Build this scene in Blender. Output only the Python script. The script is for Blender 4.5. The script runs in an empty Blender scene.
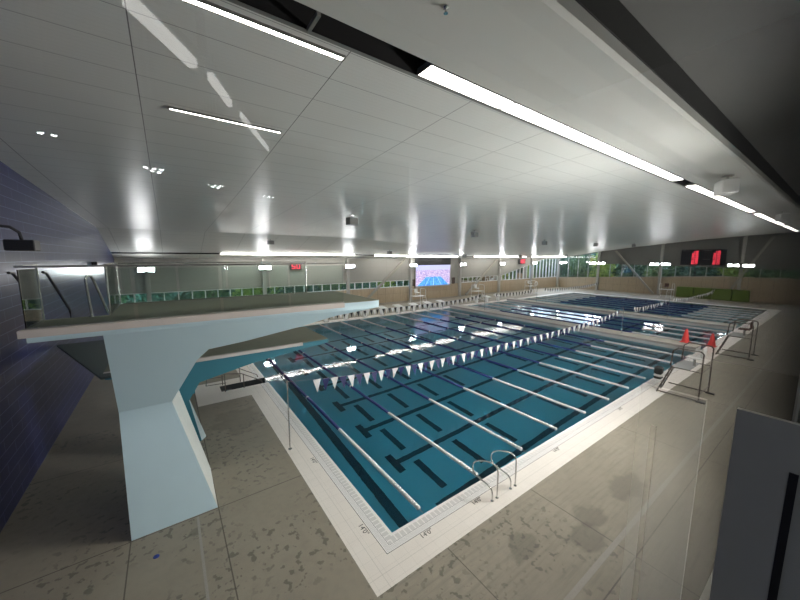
import bpy, math, random
from mathutils import Vector, Matrix
random.seed(7)
scene = bpy.context.scene
COL = scene.collection
PI = math.pi

# ------------------------------------------------------------------ helpers
class MB:
    """collects geometry for ONE mesh object"""
    def __init__(s): s.v = []; s.f = []; s.sm = []
    def face(s, pts, smooth=False):
        n = len(s.v); s.v += [tuple(p) for p in pts]; s.f.append(tuple(range(n, n + len(pts)))); s.sm.append(smooth)
    def add(s, vs, fs, smooth=False):
        n = len(s.v); s.v += [tuple(p) for p in vs]
        for f in fs: s.f.append(tuple(i + n for i in f)); s.sm.append(smooth)
    def box(s, x0, x1, y0, y1, z0, z1, bev=0.0):
        if x1 < x0: x0, x1 = x1, x0
        if y1 < y0: y0, y1 = y1, y0
        if z1 < z0: z0, z1 = z1, z0
        if bev <= 0:
            s.add([(x0,y0,z0),(x1,y0,z0),(x1,y1,z0),(x0,y1,z0),(x0,y0,z1),(x1,y0,z1),(x1,y1,z1),(x0,y1,z1)],
                  [(0,3,2,1),(4,5,6,7),(0,1,5,4),(1,2,6,5),(2,3,7,6),(3,0,4,7)])
        else:
            b = bev; rings = []
            for z, i in ((z0, b), (z0 + b, 0), (z1 - b, 0), (z1, b)):
                rings.append([(x0+i+(b if i==0 else 0),y0+i,z),(x1-i-(b if i==0 else 0),y0+i,z),(x1-i,y0+i+b,z),(x1-i,y1-i-b,z),
                              (x1-i-b,y1-i,z),(x0+i+b,y1-i,z),(x0+i,y1-i-b,z),(x0+i,y0+i+b,z)])
            vs = [p for r in rings for p in r]; fs = []
            for k in range(3):
                for j in range(8):
                    fs.append((k*8+j, k*8+(j+1)%8, (k+1)*8+(j+1)%8, (k+1)*8+j))
            fs.append(tuple(range(7,-1,-1))); fs.append(tuple(range(24,32)))
            s.add(vs, fs)
    def tube(s, pts, r, n=8, cap=True, radii=None):
        pts = [Vector(p) for p in pts]; rings = []
        up = None
        for i, p in enumerate(pts):
            if i == 0: d = pts[1] - p
            elif i == len(pts) - 1: d = p - pts[i-1]
            else: d = (pts[i+1] - p).normalized() + (p - pts[i-1]).normalized()
            d.normalize()
            if up is None:
                up = Vector((0,0,1)) if abs(d.z) < .9 else Vector((1,0,0))
            a = d.cross(up)
            if a.length < 1e-4: a = d.orthogonal()
            a.normalize(); b = a.cross(d).normalized(); up = b.copy() if False else up
            rr = radii[i] if radii else r
            rings.append([tuple(p + rr*(math.cos(t)*a + math.sin(t)*b)) for t in [2*PI*k/n for k in range(n)]])
        vs = [q for ring in rings for q in ring]; fs = []
        for k in range(len(rings)-1):
            for j in range(n):
                fs.append((k*n+j, k*n+(j+1)%n, (k+1)*n+(j+1)%n, (k+1)*n+j))
        s.add(vs, fs, True)
        if cap:
            s.face(rings[0][::-1]); s.face(rings[-1])
    def beam(s, a, b, w, h=None):
        """square section bar between two points"""
        h = h or w; a = Vector(a); b = Vector(b); d = (b-a).normalized()
        up = Vector((0,0,1)) if abs(d.z) < .95 else Vector((1,0,0))
        x = d.cross(up).normalized()*w/2; y = x.cross(d).normalized()*h/2
        vs = [a-x-y, a+x-y, a+x+y, a-x+y, b-x-y, b+x-y, b+x+y, b-x+y]
        s.add(vs, [(0,1,2,3),(7,6,5,4),(0,4,5,1),(1,5,6,2),(2,6,7,3),(3,7,4,0)])
    def prism(s, poly, axis, lo, hi):
        """extrude a 2D polygon; axis='y': poly=(x,z); 'x': poly=(y,z); 'z': poly=(x,y)"""
        def P(p, t):
            return {'y': (p[0], t, p[1]), 'x': (t, p[0], p[1]), 'z': (p[0], p[1], t)}[axis]
        n = len(poly); vs = [P(p, lo) for p in poly] + [P(p, hi) for p in poly]
        s.add(vs, [tuple(range(n))[::-1], tuple(range(n, 2*n))] + [(i, (i+1) % n, n+(i+1) % n, n+i) for i in range(n)])
    def lathe(s, prof, cx, cy, n=16, cz=0):
        vs = []; fs = []
        for r, z in prof:
            vs += [(cx+r*math.cos(2*PI*k/n), cy+r*math.sin(2*PI*k/n), cz+z) for k in range(n)]
        for k in range(len(prof)-1):
            for j in range(n): fs.append((k*n+j, k*n+(j+1) % n, (k+1)*n+(j+1) % n, (k+1)*n+j))
        s.add(vs, fs, True)
        s.face(vs[-n:])
    def build(s, name, mat, parent=None, loc=None, fixn=True):
        me = bpy.data.meshes.new(name); me.from_pydata(s.v, [], s.f)
        for p, q in zip(me.polygons, s.sm): p.use_smooth = q
        me.materials.append(mat)
        if fixn:
            import bmesh
            bm = bmesh.new(); bm.from_mesh(me); bmesh.ops.recalc_face_normals(bm, faces=bm.faces); bm.to_mesh(me); bm.free()
        o = bpy.data.objects.new(name, me); COL.objects.link(o)
        if loc: o.location = loc
        if parent: o.parent = parent
        return o

def tag(o, label=None, cat=None, group=None, kind=None):
    if label: o['label'] = label
    if cat: o['category'] = cat
    if group: o['group'] = group
    if kind: o['kind'] = kind
    return o
def empty(name, loc, rz=0, label=None, cat=None, group=None):
    o = bpy.data.objects.new(name, None); COL.objects.link(o)
    o.location = loc; o.rotation_euler = (0, 0, rz); o.empty_display_size = .2
    return tag(o, label, cat, group)
def struct(o, label=None): return tag(o, label, kind='structure')
def copy_tree(o, parent=None):
    kids = [c for c in bpy.data.objects if c.parent == o]
    c = o.copy(); COL.objects.link(c)
    if parent: c.parent = parent
    for k in kids: copy_tree(k, c)
    return c

# ---------------------------------------------------------------- materials
def newmat(name):
    m = bpy.data.materials.new(name); m.use_nodes = True
    nt = m.node_tree; b = nt.nodes['Principled BSDF']
    return m, nt, b
def N(nt, t, **k):
    n = nt.nodes.new(t)
    for a, v in k.items(): setattr(n, a, v)
    return n
def M(nt, op, a, b=None, c=None, clamp=False):
    n = N(nt, 'ShaderNodeMath', operation=op); n.use_clamp = clamp
    for i, x in enumerate((a, b, c)):
        if x is None: continue
        if isinstance(x, (int, float)): n.inputs[i].default_value = x
        else: nt.links.new(x, n.inputs[i])
    return n.outputs[0]
def XYZ(nt, scale=None):
    tc = N(nt, 'ShaderNodeTexCoord'); g = N(nt, 'ShaderNodeSeparateXYZ'); nt.links.new(tc.outputs['Object'], g.inputs[0])
    return tc.outputs['Object'], g.outputs[0], g.outputs[1], g.outputs[2]
def mapped(nt, vec, s, r=(0,0,0)):
    m = N(nt, 'ShaderNodeMapping'); nt.links.new(vec, m.inputs[0]); m.inputs['Scale'].default_value = s; m.inputs['Rotation'].default_value = r
    return m.outputs[0]
def noise(nt, vec, scale, detail=3, rough=.5):
    n = N(nt, 'ShaderNodeTexNoise'); nt.links.new(vec, n.inputs['Vector']); n.inputs['Scale'].default_value = scale
    n.inputs['Detail'].default_value = detail; n.inputs['Roughness'].default_value = rough
    return n.outputs[0]
def mixc(nt, f, a, b, mode='MIX'):
    n = N(nt, 'ShaderNodeMix', data_type='RGBA', blend_type=mode)
    if isinstance(f, (int, float)): n.inputs[0].default_value = f
    else: nt.links.new(f, n.inputs[0])
    for i, x in ((6, a), (7, b)):
        if isinstance(x, tuple): n.inputs[i].default_value = (*x[:3], 1)
        else: nt.links.new(x, n.inputs[i])
    return n.outputs[2]
def ramp(nt, f, lo, hi):
    n = N(nt, 'ShaderNodeMapRange'); nt.links.new(f, n.inputs[0]); n.inputs[1].default_value = lo; n.inputs[2].default_value = hi
    return n.outputs[0]
def bump(nt, b, h, strength=.3, dist=.01):
    n = N(nt, 'ShaderNodeBump'); n.inputs['Strength'].default_value = strength; n.inputs['Distance'].default_value = dist
    nt.links.new(h, n.inputs['Height']); nt.links.new(n.outputs[0], b.inputs['Normal'])
def line_at(nt, x, c, w):        # 1 where |x-c|<w
    return M(nt, 'LESS_THAN', M(nt, 'ABSOLUTE', M(nt, 'SUBTRACT', x, c)), w)
def lines_every(nt, x, pitch, off, w):
    f = M(nt, 'PINGPONG', M(nt, 'SUBTRACT', x, off), pitch/2)
    return M(nt, 'LESS_THAN', f, w)
def gt(nt, a, b): return M(nt, 'GREATER_THAN', a, b)
def lt(nt, a, b): return M(nt, 'LESS_THAN', a, b)
def mul(nt, *a):
    r = a[0]
    for x in a[1:]: r = M(nt, 'MULTIPLY', r, x)
    return r
def mx(nt, *a):
    r = a[0]
    for x in a[1:]: r = M(nt, 'MAXIMUM', r, x)
    return r

def plain(name, col, rough=.5, metal=0.0, var=.06, vs=6, spec=.5, bmp=0):
    m, nt, b = newmat(name)
    v, x, y, z = XYZ(nt)
    n = noise(nt, v, vs, 4)
    c = mixc(nt, n, tuple(max(0, k*(1-var)) for k in col), tuple(min(1, k*(1+var)) for k in col))
    nt.links.new(c, b.inputs['Base Color'])
    b.inputs['Roughness'].default_value = rough; b.inputs['Metallic'].default_value = metal
    b.inputs['Specular IOR Level'].default_value = spec
    if bmp: bump(nt, b, noise(nt, v, vs*8, 3), bmp, .005)
    return m
def emit(name, col, strength, base=(.8,.8,.8)):
    m, nt, b = newmat(name); b.inputs['Base Color'].default_value = (*base, 1)
    b.inputs['Emission Color'].default_value = (*col, 1); b.inputs['Emission Strength'].default_value = strength
    return m

# concrete deck
def m_concrete():
    m, nt, b = newmat('sealed_concrete'); v, x, y, z = XYZ(nt)
    big = noise(nt, v, .35, 4, .6); fine = noise(nt, v, 5, 5, .6); grain = noise(nt, v, 60, 2)
    c = mixc(nt, ramp(nt, big, .3, .7), (.250,.218,.162), (.325,.288,.220))
    c = mixc(nt, M(nt, 'MULTIPLY', ramp(nt, fine, .45, .75), .35), c, (.18,.165,.135))
    c = mixc(nt, M(nt, 'MULTIPLY', grain, .25), c, (.36,.34,.30))
    # brushed streaks on the long side deck
    st = noise(nt, mapped(nt, v, (.6, 9, 1), (0, 0, .9)), 1.4, 4, .6)
    side = lt(nt, y, -1.0)
    c = mixc(nt, mul(nt, side, M(nt, 'MULTIPLY', ramp(nt, st, .48, .72), .38)), c, (.13,.12,.095))
    # foot prints / small wet marks
    sp = noise(nt, v, 6.5, 2, .5); sp2 = noise(nt, v, .55, 2, .5)
    wet = mul(nt, ramp(nt, sp, .575, .62), ramp(nt, sp2, .42, .56))
    near = mul(nt, lt(nt, x, 3.6), lt(nt, y, 9.5))
    c = mixc(nt, mul(nt, wet, near, .6), c, (.075,.068,.052))
    # drying puddles
    dis = noise(nt, v, 2.2, 3)
    for cx, cy, rx, ry in ((3.45,-2.62,.50,.34),(4.15,-2.35,.42,.34),(6.05,-2.45,.75,.38),(-3.6,2.6,.18,.12),(2.2,-1.9,.5,.3),(-1.9,7.6,.9,1.1)):
        d = M(nt, 'SQRT', M(nt, 'ADD', M(nt, 'POWER', M(nt, 'ABSOLUTE', M(nt, 'DIVIDE', M(nt, 'SUBTRACT', x, cx), rx)), 2.0),
                            M(nt, 'POWER', M(nt, 'ABSOLUTE', M(nt, 'DIVIDE', M(nt, 'SUBTRACT', y, cy), ry)), 2.0)))
        d = M(nt, 'ADD', d, M(nt, 'MULTIPLY', M(nt, 'SUBTRACT', dis, .5), 1.6))
        k = ramp(nt, d, 1.05, .75)
        c = mixc(nt, M(nt, 'MULTIPLY', k, .42 if rx < .8 else .3), c, (.085,.078,.06))
    j = mx(nt, mul(nt, line_at(nt, x, -4.76, .012), lt(nt, y, 3.12)), mul(nt, line_at(nt, x, -3.08, .012), lt(nt, y, 30)),
           mul(nt, line_at(nt, y, 3.1, .012), lt(nt, x, -1)), mul(nt, line_at(nt, y, 7.0, .01), lt(nt, x, -3.1)),
           line_at(nt, y, -3.43, .012), mul(nt, lines_every(nt, x, 5.6, 3.8, .012), gt(nt, x, .5), lt(nt, y, -1)),
           mul(nt, line_at(nt, x, .75, .01), lt(nt, y, -1)),
           mul(nt, lines_every(nt, x, 4.8, 0, .012), gt(nt, y, 24)))
    c = mixc(nt, mul(nt, j, .75), c, (.06,.05,.04))
    nt.links.new(c, b.inputs['Base Color'])
    r = M(nt, 'SUBTRACT', .55, M(nt, 'MULTIPLY', mul(nt, wet, near), .2)); nt.links.new(r, b.inputs['Roughness'])
    b.inputs['Specular IOR Level'].default_value = .4
    bump(nt, b, M(nt, 'ADD', grain, M(nt, 'MULTIPLY', j, -3)), .15, .004)
    return m
def m_deck_tile():
    m, nt, b = newmat('pale_deck_tile'); v, x, y, z = XYZ(nt)
    n = noise(nt, v, 3, 4); c = mixc(nt, n, (.80,.745,.68), (.88,.825,.76))
    j = mx(nt, lines_every(nt, x, .305, 0, .0025), lines_every(nt, y, .305, 0, .0025))
    c = mixc(nt, mul(nt, j, .35), c, (.35,.34,.31))
    seam = mx(nt, mul(nt, line_at(nt, x, -.70, .006), lt(nt, x, 0)), mul(nt, line_at(nt, y, -.70, .006), lt(nt, y, 0)))
    c = mixc(nt, mul(nt, seam, .35), c, (.3,.29,.26))
    nt.links.new(c, b.inputs['Base Color']); b.inputs['Roughness'].default_value = .38
    bump(nt, b, n, .1, .003)
    return m
def m_gutter():
    m, nt, b = newmat('white_gutter_grating'); v, x, y, z = XYZ(nt)
    # distance from the water's edge
    dx = mx(nt, M(nt, 'MULTIPLY', x, -1), M(nt, 'SUBTRACT', x, 54)); dy = mx(nt, M(nt, 'MULTIPLY', y, -1), M(nt, 'SUBTRACT', y, 22.86))
    d = mx(nt, dx, dy)
    along = N(nt, 'ShaderNodeMix', data_type='FLOAT'); nt.links.new(gt(nt, dx, dy), along.inputs[0]); nt.links.new(x, along.inputs[2]); nt.links.new(y, along.inputs[3])
    s = along.outputs[0]
    pad = mul(nt, gt(nt, d, .07), lt(nt, d, .215), gt(nt, M(nt, 'PINGPONG', s, .065), .014))
    dia = mul(nt, gt(nt, d, .24), lt(nt, d, .36), M(nt, 'GREATER_THAN',
             M(nt, 'MULTIPLY', M(nt, 'SINE', M(nt, 'MULTIPLY', M(nt, 'ADD', s, d), 120)), M(nt, 'SINE', M(nt, 'MULTIPLY', M(nt, 'SUBTRACT', s, d), 120))), .2))
    c = mixc(nt, mul(nt, pad, .75), (.90,.875,.85), (.60,.59,.57))
    c = mixc(nt, mul(nt, dia, .8), c, (.42,.42,.41))
    seam = mx(nt, gt(nt, d, .372), mul(nt, line_at(nt, d, .228, .004)))
    c = mixc(nt, seam, c, (.03,.03,.03))
    nt.links.new(c, b.inputs['Base Color']); b.inputs['Roughness'].default_value = .35
    return m
def m_ceiling():
    m, nt, b = newmat('metal_ceiling_panels'); v, x, y, z = XYZ(nt)
    n = noise(nt, v, .5, 3)
    c = mixc(nt, n, (.60,.61,.575), (.67,.675,.645))
    jy = lines_every(nt, y, .80, .33, .007); jx = lines_every(nt, x, 2.75, -3.85, .008)
    fine = lines_every(nt, y, .10, 0, .006)
    c = mixc(nt, mul(nt, fine, .07), c, (.25,.25,.25))
    c = mixc(nt, mx(nt, mul(nt, jy, .6), mul(nt, jx, .8)), c, (.07,.07,.07))
    nt.links.new(c, b.inputs['Base Color'])
    b.inputs['Roughness'].default_value = .30; b.inputs['Specular IOR Level'].default_value = .08
    wv = M(nt, 'SINE', M(nt, 'MULTIPLY', y, 62.8))
    bump(nt, b, wv, .10, .010)
    return m
def m_tile_wall():
    m, nt, b = newmat('navy_wall_tile'); v, x, y, z = XYZ(nt)
    br = N(nt, 'ShaderNodeTexBrick'); cmb = N(nt, 'ShaderNodeCombineXYZ'); nt.links.new(y, cmb.inputs[0]); nt.links.new(z, cmb.inputs[1])
    nt.links.new(cmb.outputs[0], br.inputs['Vector']); br.inputs['Scale'].default_value = 1
    br.inputs['Brick Width'].default_value = 1.2; br.inputs['Row Height'].default_value = .3; br.inputs['Mortar Size'].default_value = .006
    br.inputs['Color1'].default_value = (.011,.015,.088,1); br.inputs['Color2'].default_value = (.014,.019,.105,1); br.inputs['Mortar'].default_value = (.22,.25,.42,1)
    n = noise(nt, v, 14, 3)
    c = mixc(nt, M(nt, 'MULTIPLY', n, .3), br.outputs['Color'], (.007,.010,.06))
    nt.links.new(c, b.inputs['Base Color']); b.inputs['Roughness'].default_value = .28; b.inputs['Specular IOR Level'].default_value = .3
    bump(nt, b, M(nt, 'ADD', M(nt, 'MULTIPLY', br.outputs['Fac'], -1.0), M(nt, 'MULTIPLY', noise(nt, v, 9, 2), .5)), .25, .006)
    return m
def m_wood():
    m, nt, b = newmat('plywood_panel'); v, x, y, z = XYZ(nt)
    g = noise(nt, mapped(nt, v, (5, 5, .6)), 2.2, 5, .6)
    c = mixc(nt, ramp(nt, g, .3, .7), (.34,.26,.17), (.47,.37,.25))
    kx = noise(nt, v, 1.3, 2); c = mixc(nt, M(nt, 'MULTIPLY', kx, .4), c, (.40,.34,.25))
    s = M(nt, 'ADD', x, y)
    j = mx(nt, lines_every(nt, s, 1.22, .2, .018), mul(nt, line_at(nt, z, 1.25, .012)))
    c = mixc(nt, mul(nt, j, .6), c, (.12,.09,.06))
    nt.links.new(c, b.inputs['Base Color']); b.inputs['Roughness'].default_value = .5
    return m
def m_wallpanel(name, col, pitch=1.2):
    m, nt, b = newmat(name); v, x, y, z = XYZ(nt)
    n = noise(nt, v, 1.2, 3); c = mixc(nt, n, tuple(k*.93 for k in col), tuple(k*1.05 for k in col))
    s = M(nt, 'ADD', x, y); j = mx(nt, lines_every(nt, s, pitch*2, 0, .012), lines_every(nt, z, .9, .3, .008))
    c = mixc(nt, mul(nt, j, .3), c, tuple(k*.4 for k in col))
    nt.links.new(c, b.inputs['Base Color']); b.inputs['Roughness'].default_value = .55
    return m
def m_poolfloor():
    m, nt, b = newmat('pool_plaster'); v, x, y, z = XYZ(nt)
    n = noise(nt, v, .6, 3)
    c = mixc(nt, n, (.62,.66,.66), (.70,.74,.74))
    nt.links.new(c, b.inputs['Base Color']); b.inputs['Roughness'].default_value = .7
    return m
def m_water():
    m = bpy.data.materials.new('pool_water'); m.use_nodes = True; nt = m.node_tree; nt.nodes.clear()
    out = N(nt, 'ShaderNodeOutputMaterial'); g = N(nt, 'ShaderNodeBsdfGlossy'); r = N(nt, 'ShaderNodeBsdfRefraction'); mixs = N(nt, 'ShaderNodeMixShader'); fr = N(nt, 'ShaderNodeFresnel')
    g.inputs['Roughness'].default_value = .02; r.inputs['Roughness'].default_value = 0; r.inputs['IOR'].default_value = 1.33; fr.inputs['IOR'].default_value = 1.33
    r.inputs['Color'].default_value = (.28,.76,.95,1)
    v, x, y, z = XYZ(nt)
    a = noise(nt, v, 1.1, 2, .5); a2 = noise(nt, mapped(nt, v, (1, 1, 1), (0, 0, .7)), 5.5, 2, .5)
    # livelier water towards the far sections where people swim
    far = ramp(nt, x, 8, 26)
    h = M(nt, 'ADD', M(nt, 'MULTIPLY', a, .6), M(nt, 'MULTIPLY', a2, M(nt, 'ADD', .10, M(nt, 'MULTIPLY', far, .35))))
    bp = N(nt, 'ShaderNodeBump'); bp.inputs['Strength'].default_value = .16; bp.inputs['Distance'].default_value = .06
    nt.links.new(h, bp.inputs['Height'])
    for n in (g, r, fr): nt.links.new(bp.outputs[0], n.inputs['Normal'])
    nt.links.new(fr.outputs[0], mixs.inputs[0]); nt.links.new(r.outputs[0], mixs.inputs[1]); nt.links.new(g.outputs[0], mixs.inputs[2])
    nt.links.new(mixs.outputs[0], out.inputs[0])
    return m
def m_glass(name, tint, ior=1.5, rough=0.0, surfaces=1):
    m = bpy.data.materials.new(name); m.use_nodes = True; nt = m.node_tree; nt.nodes.clear()
    out = N(nt, 'ShaderNodeOutputMaterial'); g = N(nt, 'ShaderNodeBsdfGlossy'); t = N(nt, 'ShaderNodeBsdfTransparent'); mixs = N(nt, 'ShaderNodeMixShader'); fr = N(nt, 'ShaderNodeFresnel')
    fr.inputs['IOR'].default_value = ior; t.inputs['Color'].default_value = (*tint, 1); g.inputs['Roughness'].default_value = rough
    fac = M(nt, 'SUBTRACT', 1, M(nt, 'POWER', M(nt, 'SUBTRACT', 1, fr.outputs[0]), surfaces))
    nt.links.new(fac, mixs.inputs[0]); nt.links.new(t.outputs[0], mixs.inputs[1]); nt.links.new(g.outputs[0], mixs.inputs[2]); nt.links.new(mixs.outputs[0], out.inputs[0])
    return m
def m_pennant(col): return plain('pennant_cloth', col, .6, 0, .05)
def m_leaves(a, bcol, name):
    m, nt, b = newmat(name); v, x, y, z = XYZ(nt)
    n = noise(nt, v, 1.1, 3, .6); c = mixc(nt, ramp(nt, n, .35, .65), a, bcol)
    nt.links.new(c, b.inputs['Base Color']); b.inputs['Roughness'].default_value = .55
    return m
def m_screen():
    m = bpy.data.materials.new('video_screen_picture'); m.use_nodes = True; nt = m.node_tree; b = nt.nodes['Principled BSDF']
    v, x, y, z = XYZ(nt)      # local: x 0..6.6, z 0..2.9
    n1 = noise(nt, mapped(nt, v, (.7, 1, 2.6), (0, .18, 0)), 2.2, 4, .7)
    c = mixc(nt, ramp(nt, n1, .35, .65), (.16,.17,.55), (.70,.48,.66))
    n2 = noise(nt, v, 7, 2); c = mixc(nt, M(nt, 'MULTIPLY', ramp(nt, n2, .55, .62), .8), c, (.95,.92,1))
    c = mixc(nt, gt(nt, z, 2.25), c, (.48,.50,.90))
    # the pool in the picture narrows upwards
    ctr = M(nt, 'ABSOLUTE', M(nt, 'SUBTRACT', x, 3.3)); half = M(nt, 'SUBTRACT', 3.1, M(nt, 'MULTIPLY', z, 1.35))
    pool = mul(nt, lt(nt, ctr, half), lt(nt, z, 1.25))
    pc = mixc(nt, ramp(nt, noise(nt, v, 3, 2), .4, .6), (.04,.22,.80), (.10,.42,.95))
    ln = M(nt, 'LESS_THAN', M(nt, 'PINGPONG', M(nt, 'DIVIDE', M(nt, 'SUBTRACT', x, 3.3), half), .25), .025)
    pc = mixc(nt, mul(nt, ln, .7), pc, (.5,.8,1))
    c = mixc(nt, pool, c, pc)
    nt.links.new(c, b.inputs['Emission Color']); b.inputs['Emission Strength'].default_value = .85; b.inputs['Base Color'].default_value = (.02,.02,.02,1)
    return m

MAT = dict(
    concrete=m_concrete(), tile=m_deck_tile(), gutter=m_gutter(), ceiling=m_ceiling(), navy=m_tile_wall(), wood=m_wood(),
    wallgrey=m_wallpanel('grey_wall_panels', (.34,.33,.30)), walldark=m_wallpanel('dark_grey_wall_panels', (.17,.17,.155)),
    plaster=m_poolfloor(), lane_tile=plain('black_lane_tile', (.045,.06,.07), .5), water=m_water(),
    tower=plain('pale_blue_paint', (.58,.76,.84), .5, 0, .03, 3, .5, .08), tower_teal=plain('teal_paint', (.035,.185,.25), .5, 0, .05, 3),
    teal_side=plain('lit_leg_side', (.33,.41,.43), .6, 0, .05), tower_side=plain('tower_side_plaster', (.60,.63,.60), .6, 0, .07, 5),  # sunlight on the side of the teal leg put into its grey
    deckmat=plain('olive_non_slip_deck', (.20,.205,.155), .75, 0, .12, 3, .3, .3), cap=plain('pale_concrete_cap', (.56,.51,.48), .55, 0, .05, 4),
    landing=plain('shaded_green_landing', (.085,.115,.105), .6, 0, .05, 3),  # landing green darkened for the partly blocked light there
    steel=plain('stainless_steel', (.62,.62,.60), .25, .9, .05), steel_dark=plain('dark_painted_steel', (.03,.03,.035), .4, .2),
    bronze=plain('dull_tube_steel', (.16,.14,.12), .4, .5), column=plain('grey_column_paint', (.40,.39,.36), .5), brace=plain('brace_paint', (.33,.31,.27), .5),
    rail_glass=m_glass('green_tinted_glass', (.93,.975,.96)), pane=m_glass('clear_window_glass', (.97,.965,.955), surfaces=2.2), far_glass=m_glass('teal_window_glass', (.74,.93,.97)),
    white=plain('white_plastic', (.78,.78,.76), .4), white_rope=plain('white_float_plastic', (.80,.80,.80), .35), blue_rope=plain('navy_float_plastic', (.018,.028,.20), .35),
    navyflag=m_pennant((.012,.018,.10)), whiteflag=m_pennant((.74,.74,.74)), blackflag=m_pennant((.012,.012,.02)), cord=plain('cord', (.3,.3,.3), .6),
    black=plain('black_plastic', (.012,.012,.014), .4), darkslot=plain('slot_black', (.008,.007,.007), .8), slotframe=plain('slot_frame', (.16,.16,.15), .5),
    soffit=plain('soffit_paint', (.50,.50,.465), .42, 0, .03, .6), upper=plain('shaded_upper_ceiling', (.065,.065,.06), .6, 0, .06, .5),  # upper ceiling colour darkened for the shade above the soffit edge
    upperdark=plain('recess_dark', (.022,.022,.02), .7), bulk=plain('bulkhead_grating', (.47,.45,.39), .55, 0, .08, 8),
    frame=plain('white_window_frame', (.70,.72,.70), .4), cone=plain('orange_red_cone', (.95,.07,.06), .45, 0, .04), green_mat=plain('green_gym_mat', (.11,.17,.02), .55, 0, .08, 2),
    room=plain('dim_room_plaster', (.10,.10,.105), .7), room_floor=plain('dim_room_carpet', (.06,.06,.065), .9), post=plain('grey_post_paint', (.36,.37,.345), .55, 0, .05, 30),
    speaker=plain('grey_speaker', (.30,.31,.31), .5), trunk=plain('bark', (.09,.07,.05), .9), ground=plain('outdoor_ground', (.09,.12,.05), .9, 0, .3, 1),
    leaf1=m_leaves((.05,.11,.05), (.20,.28,.09), 'leaf_mid'), leaf2=m_leaves((.03,.08,.05), (.12,.19,.09), 'leaf_dark'), leaf3=m_leaves((.14,.24,.03), (.45,.50,.10), 'leaf_bright'),
    lamp=emit('light_strip_diffuser', (1, .97, .90), 17), lamp_far=emit('far_light_strip_diffuser', (1, .98, .93), 11), flood=emit('flood_lens', (.93, .97, 1), 45),
    led=emit('red_led', (1, .06, .10), 1.3, (.02,.0,.0)), downlight=emit('small_downlight', (.9,.96,1), 90), roomlamp=emit('room_linear_lamp', (1,.98,.93), 2.2),
    screen=m_screen(), brown=plain('red_brown_fabric', (.10,.04,.03), .7), drain=plain('drain_grate', (.33,.31,.27), .5, 0, .3, 60), ink=plain('black_marking', (.015,.015,.015), .5),
    bluesign=plain('blue_floor_cap', (.02,.05,.30), .4), wetblack=plain('dark_stair_tile', (.03,.035,.035), .3), boxbrown=plain('brown_cabinet', (.07,.045,.035), .6), glove=plain('black_and_white_bag', (.02,.02,.02), .5),
)

# ================================================================= SETTING
XL, XR, YN, YF = -7.16, 63.0, -5.30, 30.5     # room limits
POOLX, POOLY = 54.0, 22.86
def rect_cells(x0, x1, y0, y1, holes):
    xs = sorted({x0, x1, *[c for h in holes for c in h[:2] if x0 < c < x1]}); ys = sorted({y0, y1, *[c for h in holes for c in h[2:] if y0 < c < y1]})
    for a, b_ in zip(xs, xs[1:]):
        for c, d in zip(ys, ys[1:]):
            mx_, my_ = (a+b_)/2, (c+d)/2
            if not any(h[0] < mx_ < h[1] and h[2] < my_ < h[3] for h in holes): yield a, b_, c, d
PIT = (-2.05, 0.0, 10.9, 11.65)
G, T = .385, 1.0                                 # gutter and tile widths
mb = MB()
for a, b_, c, d in rect_cells(XL, XR, YN, YF, [(-T, POOLX+T, -T, POOLY+T), (-3.05, -T, 9.75, 12.4)]):
    mb.face([(a,c,0),(b_,c,0),(b_,d,0),(a,d,0)])
struct(mb.build('floor', MAT['concrete']), 'brown grey concrete pool deck')
mb = MB()
for a, b_, c, d in rect_cells(-T, POOLX+T, -T, POOLY+T, [(-G, POOLX+G, -G, POOLY+G), PIT]):
    mb.face([(a,c,0),(b_,c,0),(b_,d,0),(a,d,0)])
for a, b_, c, d in rect_cells(-3.05, -T, 9.75, 12.4, [PIT]):
    mb.face([(a,c,0),(b_,c,0),(b_,d,0),(a,d,0)])
struct(mb.build('trim_1', MAT['tile']), 'pale tile border around the pool')
mb = MB()
for a, b_, c, d in rect_cells(-G, POOLX+G, -G, POOLY+G, [(0, POOLX, 0, POOLY), PIT]):
    mb.face([(a,c,0),(b_,c,0),(b_,d,0),(a,d,0)])
struct(mb.build('trim_2', MAT['gutter']), 'white gutter grating at the pool edge')
# pool basin
D = 3.6; mb = MB()
mb.face([(0,0,-D),(POOLX,0,-D),(POOLX,POOLY,-D),(0,POOLY,-D)])
for p, q in (((0,0),(POOLX,0)), ((POOLX,0),(POOLX,POOLY)), ((POOLX,POOLY),(0,POOLY)), ((0,POOLY),(0,11.65)), ((0,10.9),(0,0))):
    mb.face([(p[0],p[1],-D),(q[0],q[1],-D),(q[0],q[1],0),(p[0],p[1],0)])
mb.face([(0,10.9,-D),(0,11.65,-D),(0,11.65,-.95),(0,10.9,-.95)])
struct(mb.build('pool_basin', MAT['plaster']), 'white plaster swimming pool basin')
# stair recess in the side of the pool
mb = MB(); x0 = PIT[0]
for k in range(4):
    mb.face([(x0+.5*k, PIT[2], -.22*(k+1)), (x0+.5*(k+1)+(.05 if k==3 else 0), PIT[2], -.22*(k+1)), (x0+.5*(k+1)+(.05 if k==3 else 0), PIT[3], -.22*(k+1)), (x0+.5*k, PIT[3], -.22*(k+1))])
    mb.face([(x0+.5*k, PIT[2], -.22*k), (x0+.5*k, PIT[3], -.22*k), (x0+.5*k, PIT[3], -.22*(k+1)), (x0+.5*k, PIT[2], -.22*(k+1))])
for y in PIT[2:]: mb.face([(x0,y,0),(0,y,0),(0,y,-.95),(x0,y,-.95)])
struct(mb.build('recessed_steps', MAT['wetblack']), 'dark recessed steps beside the pool')
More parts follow.
